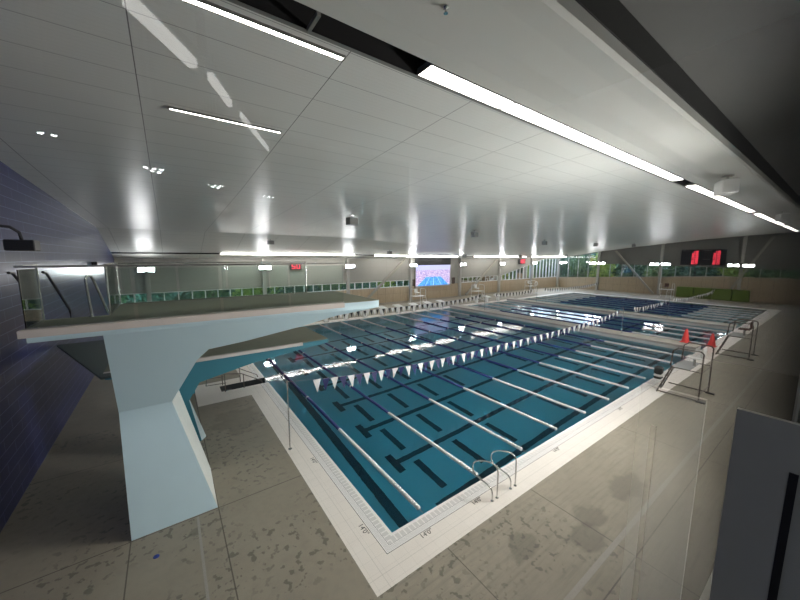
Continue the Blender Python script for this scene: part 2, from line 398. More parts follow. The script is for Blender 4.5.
# lane lines on the basin floor
mb = MB(); zf = -D + .012
TY = [1.85, 4.35, 6.9, 9.5, 12.1, 14.7, 17.3, 19.9]
def q4(x0, x1, y0, y1, z=zf): mb.face([(x0,y0,z),(x1,y0,z),(x1,y1,z),(x0,y1,z)])
for y in TY:
    q4(3.1, 52.5, y-.13, y+.13)
    if y > 2: q4(2.95, 3.25, y-.55, y+.55)
q4(1.6, 1.95, .0, 22.86); 
for k in range(23):
    xc = 3.88 + 2.12*k
    for i, y in enumerate(TY[:-1]):
        q4(xc-.14, xc+.14, y+.48, TY[i+1]-.36, zf-.004)
for y in TY:   # crosses on the end wall
    mb.face([(POOLX-.01,y-.13,-D),(POOLX-.01,y+.13,-D),(POOLX-.01,y+.13,-.3),(POOLX-.01,y-.13,-.3)])
struct(mb.build('pool_floor_markings', MAT['lane_tile']), 'black lane lines on the pool floor')
# water
mb = MB(); mb.face([(0,0,-.03),(POOLX,0,-.03),(POOLX,POOLY,-.03),(0,POOLY,-.03)])
w = mb.build('pool_water', MAT['water'], fixn=False); tag(w, 'clear blue green pool water between the lane ropes', 'water', kind='stuff')

# ---- ceiling ----
def interp(x, tab):
    if x <= tab[0][0]: return tab[0][1]
    for (a, u), (b_, v_) in zip(tab, tab[1:]):
        if x <= b_: return u + (v_-u)*(x-a)/(b_-a)
    return tab[-1][1]
LP = [(-5.3,9.35),(-1,9.35),(0,9.30),(4,9.06),(8.5,8.74),(15,8.42),(23.5,8.02)]
RP = [(-5.3,9.45),(-1,9.45),(0,9.42),(4,9.20),(8.8,8.82),(13.4,8.36),(18,7.85),(23.5,7.15)]
def sm(t): t = max(0, min(1, t)); return t*t*(3-2*t)
def zc(x, y):
    t = sm((x-9)/17)
    t2 = sm((x-5)/50)
    if y <= 23.5:
        k = t if y > 14 else (t*(y-4)/10 + t2*(14-y)/10 if y > 4 else t2)
        return interp(y, LP)*(1-k) + interp(y, RP)*k
    e = 8.02*(1-t) + 7.15*t; w_ = 5.98
    return e + (w_-e)*(y-23.5)/7.0
SL0, SL1 = -.97, -.57      # slot along the near strip
EDGE = -2.8
mb = MB()
xs = [XL] + [-6+1.0*i for i in range(70)]; xs = [x for x in xs if x <= XR]; xs[-1] = XR
ys = [SL1, 0, 1, 2, 3, 4, 5, 6.5, 8, 10, 12, 14, 16, 18, 20, 22, 23.5, 25.2, 27, 28.7, 29.1, YF]
vs = []; fs = []
for x in xs:
    for y in ys: vs.append((x, y, zc(x, y)))
ny = len(ys)
for i in range(len(xs)-1):
    for j in range(ny-1):
        if ys[j] == 28.7: continue       # slot for the far strip
        fs.append((i*ny+j, i*ny+j+1, (i+1)*ny+j+1, (i+1)*ny+j))
mb.add(vs, fs, False)
ceil = struct(mb.build('ceiling', MAT['ceiling'], fixn=False), 'grey metal panelled ceiling')
# soffit between the near slot and its edge, curved slightly
mb = MB()
pf = [(SL0, 0), (-1.35, .015), (-1.9, -.05), (-1.95, -.05), (-2.45, -.02), (EDGE, -.03), (EDGE-.06, 0.03), (EDGE-.06, .22)]
for (y0, d0), (y1, d1) in zip(pf, pf[1:]):
    for i in range(len(xs)-1):
        mb.face([(xs[i],y0,zc(xs[i],-1)+d0),(xs[i+1],y0,zc(xs[i+1],-1)+d0),(xs[i+1],y1,zc(xs[i+1],-1)+d1),(xs[i],y1,zc(xs[i],-1)+d1)])
struct(mb.build('ceiling_soffit', MAT['soffit'], fixn=False), 'light grey soffit beside the long light row')
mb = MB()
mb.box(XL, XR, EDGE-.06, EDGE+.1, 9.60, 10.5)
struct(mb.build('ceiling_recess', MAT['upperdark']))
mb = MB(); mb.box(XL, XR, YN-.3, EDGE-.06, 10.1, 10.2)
struct(mb.build('ceiling_upper', MAT['upper']), 'upper ceiling above the windows, shade put into its dark grey')
mb = MB()   # slot channels
for i in range(len(xs)-1):
    a, b_ = xs[i], xs[i+1]; za, zb = zc(a,-1), zc(b_,-1)
    mb.face([(a,SL0,za+.35),(b_,SL0,zb+.35),(b_,SL1,zb+.35),(a,SL1,za+.35)])
    mb.face([(a,SL0,za),(b_,SL0,zb),(b_,SL0,zb+.35),(a,SL0,za+.35)]); mb.face([(a,SL1,zc(a,SL1)),(b_,SL1,zc(b_,SL1)),(b_,SL1,zb+.35),(a,SL1,za+.35)])
    for y in (28.7, 29.1):
        mb.face([(a,y,zc(a,y)),(b_,y,zc(b_,y)),(b_,y,zc(b_,28.7)+.3),(a,y,zc(a,28.7)+.3)])
    mb.face([(a,28.7,zc(a,28.7)+.3),(b_,28.7,zc(b_,28.7)+.3),(b_,29.1,zc(b_,28.7)+.3),(a,29.1,zc(a,28.7)+.3)])
struct(mb.build('ceiling_slots', MAT['darkslot'], fixn=False), 'dark open slots in the ceiling')
mb = MB()   # light metal edge of the near slot and its cross bar
for i in range(len(xs)-1):
    a, b_ = xs[i], xs[i+1]
    mb.face([(a,SL1+.05,zc(a,SL1)-.012),(b_,SL1+.05,zc(b_,SL1)-.012),(b_,SL1-.03,zc(b_,SL1)-.012),(a,SL1-.03,zc(a,SL1)-.012)])
for xb in (-1.8,): mb.box(xb-.025, xb+.025, SL0, SL1, 9.30, 9.36)
struct(mb.build('trim_3', MAT['slotframe'], fixn=False))
mb = MB(); mb.box(XL-1, XR+1, YN-8, YF+1, 10.6, 10.8); struct(mb.build('roof', MAT['upperdark']))

# ---- walls ----
mb = MB()
prof = [(-5.3, 0), (YF, 0)] + [(y, zc(XL, y) + .0) for y in reversed(ys)] + [(SL0, 9.35), (EDGE, 9.35), (EDGE, 10.1), (-5.3, 10.1)]
mb.prism(prof, 'x', XL-.2, XL)
struct(mb.build('wall_left', MAT['navy']), 'navy blue tiled end wall')
# far wall, along Y = YF
def far_open_top(x): return 3.0 if x < 44 else min(5.9, 3.0 + (x-44)*2.9/13.5)
WB = 2.12
mb = MB(); mb.box(XL, XR, YF, YF+.25, 0, .12); struct(mb.build('baseboard_back', MAT['brace']))
mb = MB(); mb.box(XL, XR, YF, YF+.25, .12, WB)
struct(mb.build('wall_back', MAT['wood']), 'plywood lower part of the long far wall')
mb = MB()
def quad_wall(x0, x1, zl0, zl1, zh0, zh1): mb.prism([(x0, zl0), (x1, zl1), (x1, zh1), (x0, zh0)], 'y', YF, YF+.25)
quad_wall(XL, 44, 3.0, 3.0, 6.2, 6.2); quad_wall(44, 57.5, 3.0, 5.9, 6.2, 6.2); quad_wall(57.5, XR, 5.9, 5.9, 6.2, 6.2)
quad_wall(23.9, 33.4, WB, WB, 3.0, 3.0)
struct(mb.build('wall_back_upper', MAT['wallgrey']), 'grey panelled upper part of the long far wall')
CX = [-5.1, 4.5, 14.15, 23.75, 33.45, 43.1, 52.7, 62.3]
bays = [(XL, -5.1), (-5.1, 4.5), (4.5, 14.15), (14.15, 23.75), (33.45, 43.1), (43.1, 52.7), (52.7, 62.7)]
wn = 0
for x0, x1 in bays:
    wn += 1; n = max(1, round((x1-x0)/1.08)); st = (x1-x0)/n
    mb = MB(); w_ = .045
    for k in range(n+1):
        x = min(x1, max(x0, x0+k*st)); xx = x if 0 < k < n else (x+.05 if k == 0 else x-.05)
        ww = w_ if x0 < 43 else .10
        mb.box(xx-ww, xx+ww, YF+.02, YF+.14, WB, far_open_top(xx)+.02)
    mb.box(x0, x1, YF+.02, YF+.14, WB, WB+.07)
    ks = [x0+i*st for i in range(n+1)]
    for a, b_ in zip(ks, ks[1:]): mb.prism([(a, far_open_top(a)-.07), (b_, far_open_top(b_)-.07), (b_, far_open_top(b_)+.02), (a, far_open_top(a)+.02)], 'y', YF+.02, YF+.14)
    fr = struct(mb.build('window_%d' % wn, MAT['frame']), 'strip window in the far wall')
    mb = MB()
    for a, b_ in zip(ks, ks[1:]):
        mb.face([(a, YF+.08, WB), (b_, YF+.08, WB), (b_, YF+.08, far_open_top(b_)), (a, YF+.08, far_open_top(a))])
    mb.build('window_pane', MAT['far_glass'] if x0 < 40 else MAT['pane'], fr)
# end wall, X = XR
def wb(y): return 2.0 + max(0, 29-y)*.058 if y > 5 else 3.35
def wt(y): return zc(XR, y)+.02 if y > 23 else 5.0 - (23-y)*.02
mb = MB(); yy = [YN, 0, 5, 9, 13.2, 18, 23, YF]
for a, b_ in zip(yy, yy[1:]): mb.prism([(a, 0), (b_, 0), (b_, wb(b_)), (a, wb(a))], 'x', XR, XR+.25)
struct(mb.build('wall_right', MAT['wood']), 'plywood lower part of the far end wall')
mb = MB()
for a, b_ in zip(yy[:-1], yy[1:-1]): mb.prism([(a, 5.0-(23-a)*.02), (b_, 5.0-(23-b_)*.02), (b_, 10.4), (a, 10.4)], 'x', XR, XR+.25)
mb.prism([(23, 7.1), (YF, 5.9), (YF, 10.4), (23, 10.4)], 'x', XR, XR+.25)
struct(mb.build('wall_right_upper', MAT['walldark']), 'dark grey upper part of the far end wall')
for (y0, y1) in ((YN, 3.9), (3.9, 13.2), (13.2, 22.8), (22.8, YF)):
    wn += 1; n = max(1, round((y1-y0)/1.9)); st = (y1-y0)/n; mb = MB()
    for k in range(n+1):
        y = y0+k*st; y = y+.05 if k == 0 else (y-.05 if k == n else y)
        mb.box(XR+.02, XR+.14, y-.05, y+.05, wb(y)-.02, wt(y)+(.6 if y > 23 else 0))
    for k in range(n):
        a, b_ = y0+k*st, y0+(k+1)*st
        mb.prism([(a, wb(a)), (b_, wb(b_)), (b_, wb(b_)+.08), (a, wb(a)+.08)], 'x', XR+.02, XR+.14)
    fr = struct(mb.build('window_%d' % wn, MAT['column']), 'window band in the far end wall')
    mb = MB()
    for k in range(n):
        a, b_ = y0+k*st, y0+(k+1)*st
        mb.face([(XR+.08,a,wb(a)),(XR+.08,b_,wb(b_)),(XR+.08,b_,wt(b_)+.3),(XR+.08,a,wt(a)+.3)])
    mb.build('window_pane', MAT['pane'], fr)
# near wall with the viewing window, and the viewing room behind it
GX0, GX1, GZ0, GZ1 = -6.9, -.6, 5.15, 8.9
mb = MB()
for a, b_, c, d in rect_cells(XL, XR, 0, 10.4, [(GX0, GX1, GZ0, GZ1)]): mb.box(a, b_, YN-.02, YN, c, d)
struct(mb.build('wall_front', MAT['wallgrey']), 'grey wall around the viewing window')
mb = MB(); mb.face([(GX0, YN-.01, GZ0), (GX1, YN-.01, GZ0), (GX1, YN-.01, GZ1), (GX0, YN-.01, GZ1)])
fr = MB(); fr.box(GX0, GX1, YN-.06, YN, GZ0-.05, GZ0); fr.box(GX0, GX1, YN-.06, YN, GZ1, GZ1+.05)
fo = struct(fr.build('window_20', MAT['post']), 'large viewing window of the upstairs room')
mb.build('window_pane', MAT['pane'], fo)
mb = MB(); mb.box(-8.2, 3.0, -14, YN-.02, 4.5, 4.6); struct(mb.build('floor_viewing_room', MAT['room_floor']))
mb = MB(); mb.box(-8.2, 3.0, -14, YN-.02, 9.2, 9.3); struct(mb.build('ceiling_viewing_room', MAT['room']))
mb = MB(); mb.box(-8.3, -8.2, -14, YN-.02, 4.5, 9.3); mb.box(3.0, 3.1, -14, YN-.02, 4.5, 9.3); mb.box(-8.3, 3.1, -14.1, -14, 4.5, 9.3)
struct(mb.build('wall_viewing_room', MAT['room']))
# window post next to the camera
mb = MB(); mb.box(-2.89, -2.88, YN-.13, YN-.03, 4.6, 5.90)
o = mb.build('window_post', MAT['post']); tag(o, 'blurred blue grey post at the lower right beside the viewing window', 'post')
mb = MB(); mb.box(-2.893, -2.889, YN-.107, YN-.097, 4.6, 5.82); mb.build('black_seal', MAT['black'], o)
# linear lamp and downlights of the viewing room, seen mirrored in the glass
def vroom(vx, vy): return (vx, 2*(YN-.01)-vy)
zz = 7.6
def virt(px, py, z):   # virtual point for a reflection worked out beforehand
    return None
lr = empty('pendant_lamp', (-3.4, -8.6, 7.2), label='long linear lamp of the viewing room reflected in the window', cat='lamp')
def hang(a, b_, w_, name, m_):
    mb = MB(); mb.beam(a, b_, w_, .05)
    o = mb.build(name, m_, lr); o.location = -Vector(lr.location); return o
for a_, b_, w_ in (((-3.73,-7.22,7.30), (-3.46,-7.62,7.30), .05), ((-3.36,-7.72,7.30), (-3.20,-8.06,7.30), .032), ((-3.10,-8.22,7.30), (-2.70,-8.98,7.30), .014)):
    hang(a_, b_, w_, 'lamp_tube', MAT['roomlamp'])
    hang((a_[0],a_[1],7.35), (b_[0],b_[1],7.35), w_+.03, 'lamp_housing', MAT['black'])
hang((-3.73,-7.22,7.39), (-2.70,-8.98,7.39), .03, 'lamp_spine', MAT['black'])
hang((-3.40,-7.68,7.38), (-3.40,-7.68,9.2), .02, 'lamp_cable', MAT['black'])
for gi, (gx, gy, n) in enumerate(((-4.52,-9.65,2), (-3.80,-10.55,5), (-3.04,-11.2,5), (-2.1,-11.75,3))):
    for k in range(n):
        mb = MB(); r_ = .022
        x_, y_ = gx + (k % 3)*.085 + (k//3)*.06, gy - (k % 3)*.02 - (k//3)*.17
        mb.lathe([(r_*1.5, .05), (r_*1.5, 0), (r_, 0)], x_, y_, 10, 7.28)
        mb.box(x_-.008, x_+.008, y_-.008, y_+.008, 7.33, 9.2)
        o = mb.build('hanging_downlight', MAT['black'])
        tag(o, 'tiny bright downlight of the viewing room reflected over the ceiling at left', 'lamp', 'reflected downlights of the viewing room')
        m2 = MB(); m2.lathe([(r_, -.004), (.001, -.005)], x_, y_, 10, 7.28); m2.build('bulb', MAT['downlight'], o)

# ================================================================= LIGHTS
def strip(x0, x1, y0, y1, off, mat, label, group, name='linear_ceiling_light'):
    yc = (y0+y1)/2; za, zb = zc(x0, yc), zc(x1, yc)
    if y0 < -.5: za, zb = zc(x0, -1), zc(x1, -1)
    r = empty(name, (x0, yc, za), label=label, cat='ceiling light', group=group)
    mb = MB(); mb.face([(0.03,y0-yc,-off),(0.03,y1-yc,-off),(x1-x0-.03,y1-yc,zb-za-off),(x1-x0-.03,y0-yc,zb-za-off)])
    if y0 > 20:
        mb.v = []; mb.f = []; mb.sm = []; mb.box(.03, x1-x0-.03, y0-yc, y1-yc, -.09, .02)
    mb.build('diffuser', mat, r)
    h = MB(); e = .015
    h.box(0, x1-x0, y0-yc-e, y0-yc, -off-.01, -off+.06); h.box(0, x1-x0, y1-yc, y1-yc+e, -off-.01, -off+.06)
    h.box(0, .03, y0-yc, y1-yc, -off-.008, -off+.06); h.box(x1-x0-.03, x1-x0, y0-yc, y1-yc, -off-.008, -off+.06)
    h.box(0, x1-x0, y0-yc, y1-yc, -off+.06, -off+.09)
    if y0 > 20: h = MB(); h.box(0, x1-x0, y0-yc-.02, y1-yc+.02, .021, .10); h.box(0, .025, y0-yc-.02, y1-yc+.02, -.10, .02); h.box(x1-x0-.025, x1-x0, y0-yc-.02, y1-yc+.02, -.10, .02)
    h.build('housing', MAT['slotframe'], r)
    return r
def strips(a, b_, n, *args, labels=None, group=None, **k):
    st = (b_-a)/n
    for i in range(n): strip(a+i*st, a+(i+1)*st, *args, labels[0] if i == 0 else (labels[2] if i == n-1 else labels[1]), group, **k)
g = 'bright light fixtures in the near ceiling slot'
strips(.15, 13.9, 6, SL0+.02, SL1-.02, .01, MAT['lamp'], group=g, labels=['bright ceiling light at the end nearest the dark open slot', 'bright ceiling light in the middle of the nearest long row', 'last ceiling light of the nearest row, before the first dark gap'])
strips(15.6, 30.6, 6, SL0+.02, SL1-.02, .01, MAT['lamp'], group=g, labels=['ceiling light just after the first dark gap of the near row', 'ceiling light in the second run of the near row', 'ceiling light ending the second run of the near row'])
strips(32.3, 47.3, 6, SL0+.02, SL1-.02, .01, MAT['lamp'], group=g, labels=['ceiling light starting the third run of the near row', 'ceiling light in the third run at far right', 'ceiling light ending the third run at far right'])
strips(49, 61, 5, SL0+.02, SL1-.02, .01, MAT['lamp'], group=g, labels=['ceiling light starting the last run by the end wall', 'ceiling light in the last run by the end wall', 'ceiling light nearest the far end wall'])
g = 'thin light strips along the far wall'
for a, b_, n, nm in ((.45, 14.3, 6, 'above the diving platform'), (17.0, 31.3, 6, 'above the video screen'), (34.8, 48.4, 6, 'right of the video screen'), (50.1, 62.4, 5, 'near the far corner')):
    strips(a, b_, n, 28.75, 29.05, .02, MAT['lamp_far'], group=g, labels=['first far wall light strip of the run '+nm, 'far wall light strip within the run '+nm, 'last far wall light strip of the run '+nm])
strip(-6.2, -1.12, -.36, -.27, .03, MAT['lamp'], 'slim ceiling light strip beside the dark slot at top left', None)
strip(-3.42, -1.2, 2.87, 2.93, .03, MAT['lamp'], 'short thin ceiling light strip above the diving tower', None)

# columns, braces, flood lights
def floodlight(x, y, z, rz, label, power=8, tilt=.7, spread=3.0):
    r = empty('flood_light', (x, y, z), rz, label, 'flood light', 'wall flood lights')
    for s in (-.32, .32):
        h = MB(); h.box(s-.27, s+.27, -.42, -.16, -.19, .19, .02); h.build('lamp_head', MAT['speaker'], r)
        l = MB(); l.face([(s-.24,-.425,-.16),(s+.24,-.425,-.16),(s+.24,-.425,.16),(s-.24,-.425,.16)]); l.build('lens', MAT['flood'], r)
    ld = bpy.data.lights.new('area_beam', 'AREA'); ld.energy = power; ld.shape = 'RECTANGLE'; ld.size = .9; ld.size_y = .25; ld.color = (1, .995, .97); ld.spread = spread
    lo = bpy.data.objects.new('area_beam', ld); COL.objects.link(lo); lo.parent = r; lo.location = (0, -.44, .16); lo.rotation_euler = (-PI/2 - tilt, 0, 0)
    b_ = MB(); b_.box(-.5, .5, -.16, -.1, -.05, .05); b_.box(-.06, .06, -.1, 0, -.05, .05); b_.build('bracket', MAT['steel_dark'], r)
    return r
pos = ['above the left end of the diving platform', 'on the second column from the blue wall', 'on the column above the platform tip', 'on the column left of the video screen', 'on the column right of the video screen', 'on the second column right of the video screen', 'on the column beside the raking windows', 'in the far corner']
for i, x in enumerate(CX):
    mb = MB(); mb.box(x-.16, x+.16, YF-.42, YF-.02, 0, 6.02)
    mb.box(x-.24, x+.24, YF-.46, YF-.01, 0, .05)
    o = mb.build('steel_column', MAT['column']); tag(o, 'grey wall column ' + pos[i].replace('on the', 'the').replace('above the', 'standing behind the') if i in (0, 7) else 'grey wall column, ' + pos[i].replace('on the', 'the'), 'column', 'columns of the far wall')
    floodlight(x, YF-.42, 5.05, 0, 'bright flood light ' + pos[i])
pe = ['near the far corner', 'left of the red scoreboard', 'right of the red scoreboard']
for i, y in enumerate((22.8, 13.2, 3.9)):
    mb = MB(); mb.box(XR-.42, XR-.02, y-.16, y+.16, 0, zc(XR, y)); mb.box(XR-.46, XR-.01, y-.24, y+.24, 0, .05)
    o = mb.build('steel_column', MAT['column']); tag(o, 'end wall column ' + pe[i], 'column', 'columns of the end wall')
    for dy, s in ((-.75, 'right'), (.75, 'left')):
        floodlight(XR-.42, y+dy, 5.05, -PI/2, 'glaring %s hand flood light of the pair %s' % (s, pe[i]))
for i, x in enumerate((9.6, 14.6, 23.75, 33.45, 43.1, 52.7)):  # added fixtures out of view, lighting the ceiling and the tower
    floodlight(x, YN+.02, 4.55, PI, 'added unseen flood light on the near wall, %s from the viewing window' % ('first','second','third','fourth','fifth','sixth','seventh')[i], 210, -.08, 3.14)
ld = bpy.data.lights.new('area_beam', 'AREA'); ld.energy = 680; ld.shape = 'RECTANGLE'; ld.size = 2.5; ld.size_y = .4; ld.color = (1, .995, .97)  # added area lamp outside any fixture, brightening the diving tower
lo = bpy.data.objects.new('area_beam', ld); COL.objects.link(lo); lo.location = (9.6, YN+.5, 4.75); lo.rotation_euler = (PI/2 + .12, 0, .98)
ld = bpy.data.lights.new('unseen_post_fill', 'AREA'); ld.energy = 10; ld.size = .8; ld.color = (1, 1, 1)  # added unseen lamp in the viewing room to brighten the post
lo = bpy.data.objects.new('unseen_post_fill', ld); COL.objects.link(lo); lo.location = (-7.6, -7.0, 8.2); lo.rotation_euler = (0, -.6, 0)
def brace(a, b_, label):
    mb = MB(); mb.beam(a, b_, .26, .26); mb.box(a[0]-.2, a[0]+.2, a[1]-.2, a[1]+.2, 0, .05)
    tag(mb.build('diagonal_brace', MAT['brace']), label, 'brace', 'diagonal steel braces')
brace((16.0, YF-.30, .25), (22.75, YF-.30, 5.8), 'diagonal steel brace left of the video screen')
brace((34.8, YF-.30, .2), (42.4, YF-.30, 5.8), 'diagonal steel brace right of the video screen')
brace((XR-.68, 13.75, .14), (XR-.68, 19.9, 7.3), 'diagonal steel brace on the end wall left of the scoreboard')
brace((XR-.62, 5.3, .14), (XR-.62, 1.2, 9.1), 'steep steel brace on the end wall right of the green mats')

# video screen
sc_ = empty('video_screen', (24.75, YF-.12, 2.05), label='large lit video screen showing a blue pool, on the far wall', cat='video screen')
mb = MB(); mb.box(-.1, 6.75, 0, .11, -.12, 3.95, .02); mb.build('screen_casing', MAT['black'], sc_)
mb = MB(); mb.face([(0,-.012,0),(6.6,-.012,0),(6.6,-.012,2.95),(0,-.012,2.95)]); mb.build('picture', MAT['screen'], sc_)
mb = MB(); mb.box(-.1, 6.75, -.03, 0, -.2, -.02); mb.box(-.12, -.02, -.03, 0, -.2, 3); mb.box(6.62, 6.75, -.03, 0, -.2, 3); mb.build('bezel', MAT['column'], sc_)
for x, s in ((24.0, 'left'), (31.9, 'right')):
    mb = MB(); mb.box(x-(-.0), x+.62, YF-.1, YF, 2.1, 3.05, .02); o = mb.build('wall_cabinet', MAT['boxbrown']); tag(o, 'small brown cabinet on the wall %s of the video screen' % s, 'cabinet')

# seven segment digits
SEG = {'0':'abcdef','1':'bc','2':'abged','3':'abgcd','4':'fgbc','5':'afgcd','6':'afgcde','7':'abc','8':'abcdefg','9':'abcdfg'}
def digit(mb, ch, x, z, w_, h, t, y=-.01):
    R_ = dict(a=(x, x+w_, z+h-t, z+h), d=(x, x+w_, z, z+t), g=(x, x+w_, z+h/2-t/2, z+h/2+t/2), f=(x, x+t, z+h/2, z+h), e=(x, x+t, z, z+h/2), b=(x+w_-t, x+w_, z+h/2, z+h), c=(x+w_-t, x+w_, z, z+h/2))
    for s in SEG[ch]:
        a, b_, c, d = R_[s]; mb.box(a, b_, y-.01, y, c, d)
def led_board(name, loc, rz, w_, h, items, label, cat, rows=()):
    r = empty(name, loc, rz, label, cat)
    mb = MB(); mb.box(0, w_, 0, .15, 0, h, .01); mb.build('casing', MAT['black'], r)
    for ch, x, z, dw, dh in items:
        m2 = MB(); digit(m2, ch, x, z, dw, dh, dw*.24); m2.build('digit', MAT['led'], r)
    if rows:
        m3 = MB()
        for x, z, l in rows: m3.box(x, x+l, -.012, 0, z, z+.05)
        m3.build('caption_line', MAT['speaker'], r)
    return r
# end wall scoreboard: local x runs towards -Y
it = []
for bx in (1.30, 3.75):
    for k, two in enumerate(('18','26','35','43','58','60')):
        for j, ch in enumerate(two): it.append((ch, bx+j*.42, .12+(5-k)*.345, .33, .29))
led_board('scoreboard', (XR-.20, 10.75, 5.02), -PI/2, 5.15, 2.35, it, 'wide black scoreboard with two blocks of red digits on end wall', 'scoreboard', [(.15, 2.15, .9), (2.6, 2.15, .9), (2.6, .85, .8)])
led_board('clock', (7.2, YF-.3, 4.75), 0, 1.25, .75, [('5', .18, .1, .4, .55), ('0', .7, .1, .4, .55)], 'small red digital timer seen above the platform glass', 'clock')
led_board('clock', (48.6, YF-.3, 4.9), 0, 1.9, 1.0, [('1', .1, .15, .45, .7), ('8', .7, .15, .45, .7), ('0', 1.3, .15, .45, .7)], 'small red digital clock near the raking windows', 'clock')

# ceiling speakers and detectors
def speaker(x, y, s, label, rz=.2, mat='speaker'):
    z = zc(x, y) if y > -1 else 9.3
    r = empty('ceiling_speaker', (x, y, z), rz, label, 'speaker')
    mb = MB(); mb.box(-s/2, s/2, -s*.35, s*.35, -s*.95, -s*.25, s*.05); mb.build('cabinet', MAT[mat], r)
    mb = MB(); mb.box(-s*.42, s*.42, -s*.36, -s*.351, -s*.88, -s*.32); mb.build('grille', MAT['slotframe'], r)
    mb = MB(); mb.box(-.03, .03, -.03, .03, -s*.3, .0); mb.box(-s*.2, s*.2, -s*.2, s*.2, -.03, -.002); mb.build('bracket', MAT['steel'], r)
def at_ceiling(px, py):
    pass
for x, y, s, l in ((5.3,11.9,.62,'boxy grey speaker hanging under the ceiling above the platform tip'), (17.6,13.5,.62,'grey ceiling speaker over the middle of the pool'), (31.5,15.4,.62,'third grey ceiling speaker, above the right end of far strip'), (42.5,14.7,.66,'ceiling speaker second from the end wall'),
                   (53.0,14.0,.6,'ceiling speaker nearest the end wall'), (3.9,24.6,.5,'small ceiling speaker above the red timer'), (17.5,26.2,.5,'small ceiling speaker above the video screen at left'), (30.0,26.2,.6,'small ceiling speaker above the right edge of video screen'), (43.0,26.2,.6,'small ceiling speaker before the far light gap'), (56.0,25.5,.6,'small ceiling speaker in the far corner')):
    speaker(x, y, s, l)
speaker(14.2, -2.2, .75, 'white speaker on the soffit beside the long light row', .5, 'white')
speaker(31, -2.2, .7, 'white speaker farther along the soffit at far right', .5, 'white')
mb = MB(); mb.lathe([(.04,.0),(.04,-.02),(.012,-.03),(.012,-.07),(.03,-.075),(.03,-.08)], -.55, -2.05, 10, 9.31)
tag(mb.build('ceiling_sprinkler', MAT['steel']), 'small sprinkler head on the soffit near the top', 'sprinkler')

# ================================================================= DIVING TOWERS
# 5 m tower
t5 = empty('diving_tower', (-3.9, 3.5, 0), label='tall pale blue diving tower with wide top platform over the pool', cat='diving tower')
L5 = -Vector(t5.location)
def part(mb, name, mat, parent=t5, off=None):
    o = mb.build(name, mat, parent); o.location = off if off is not None else L5; return o
Y0, Y1 = 2.1, 4.98
mb = MB()   # beam with flared head, its side leans inwards towards the bottom
prof = [(-4.67,4.79),(-4.74,2.86),(-3.81,2.86),(-3.29,3.94),(-3.07,4.18),(-2.36,4.26),(-1.11,4.47),(-.27,4.66),(1.0,4.79)]
fr_ = [(x, 2.1+.66*(4.79-z), z) for x, z in prof]; bk_ = [(x, Y1, z) for x, z in prof]; n_ = len(prof)
mb.add(fr_ + bk_, [tuple(range(n_)), tuple(range(n_, 2*n_))[::-1]] + [(k, k+n_, (k+1) % n_ + n_, (k+1) % n_) for k in range(n_)])
part(mb, 'platform_beam', MAT['tower'])
mb = MB(); mb.prism([(-5.57,2.1),(1.0,2.1),(1.0,Y1),(-4.67,Y1),(-4.67,3.14),(-5.57,3.14)], 'z', 4.79, 4.88); part(mb, 'lower_slab', MAT['tower'])
mb = MB()   # leg
top = [(-4.74, 3.38), (-3.81, 3.38), (-3.72, 4.9), (-4.74, 4.9)]; bot = [(-4.75, 3.13), (-3.09, 3.13), (-3.07, 4.96), (-4.75, 4.96)]
v_ = [(x, y, 2.86) for x, y in top] + [(x, y, 0) for x, y in bot]
mb.add(v_, [(0,1,5,4),(2,3,7,6),(3,0,4,7),(4,5,6,7)]); part(mb, 'tower_leg', MAT['tower'])
mb = MB(); mb.face([v_[1], v_[2], v_[6], v_[5]]); 
o = part(mb, 'leg_side_face', MAT['tower_side']); o['label'] = 'pale unpainted side face of the leg'
mb = MB(); mb.box(-5.64, -.07, 2.02, 2.14, 4.885, 5.0); part(mb, 'edge_cap', MAT['cap'])
mb = MB(); mb.prism([(-5.62,2.14),(-.07,2.14),(-.07,2.04),(.95,2.04),(.95,Y1),(-4.69,Y1),(-4.69,3.16),(-5.62,3.16)], 'z', 4.99, 5.0); part(mb, 'platform_deck', MAT['deckmat'])
mb = MB(); mb.prism([(-5.62,2.14),(-.07,2.14),(-.07,2.1),(1.0,2.1),(1.0,Y1),(-4.69,Y1),(-4.69,3.16),(-5.62,3.16)], 'z', 4.88, 4.989); part(mb, 'platform_slab', MAT['tower'])
# railings of the 5 m platform
rl = empty('glass_railing', (-5.6, 2.1, 5.0), label='glass railing with steel top rail around the upper diving platform', cat='railing')
Lr = -Vector(rl.location)
def rail_run(pts, panels, skip=()):
    pass
def seg(a, b_, n, top=6.0):
    a = Vector((*a, 0)); b_ = Vector((*b_, 0))
    for k in range(n):
        p = a + (b_-a)*(k/n); q = a + (b_-a)*((k+1)/n); d = (q-p).normalized()
        p2 = p + d*.03; q2 = q - d*.03
        mb = MB(); nrm = Vector((-d.y, d.x, 0))*.006
        mb.add([(*(p2-nrm).xy, 5.02), (*(q2-nrm).xy, 5.02), (*(q2+nrm).xy, 5.02), (*(p2+nrm).xy, 5.02), (*(p2-nrm).xy, top-.05), (*(q2-nrm).xy, top-.05), (*(q2+nrm).xy, top-.05), (*(p2+nrm).xy, top-.05)],
               [(0,1,5,4),(1,2,6,5),(2,3,7,6),(3,0,4,7),(4,5,6,7),(0,3,2,1)])
        part(mb, 'glass_panel', MAT['rail_glass'], rl, Lr)
    mb = MB(); mb.beam((a.x, a.y, top), (b_.x, b_.y, top), .05, .035); part(mb, 'top_rail', MAT['steel'], rl, Lr)
    mb = MB(); mb.beam((a.x, a.y, 5.012), (b_.x, b_.y, 5.012), .03, .024); part(mb, 'bottom_channel', MAT['steel'], rl, Lr)
seg((-5.58, 2.13), (-.02, 2.13), 4); seg((-5.58, 2.16), (-5.58, 3.1), 1); seg((-4.66, 3.2), (-4.66, 4.92), 1); seg((-4.62, 4.93), (.0, 4.93), 4)
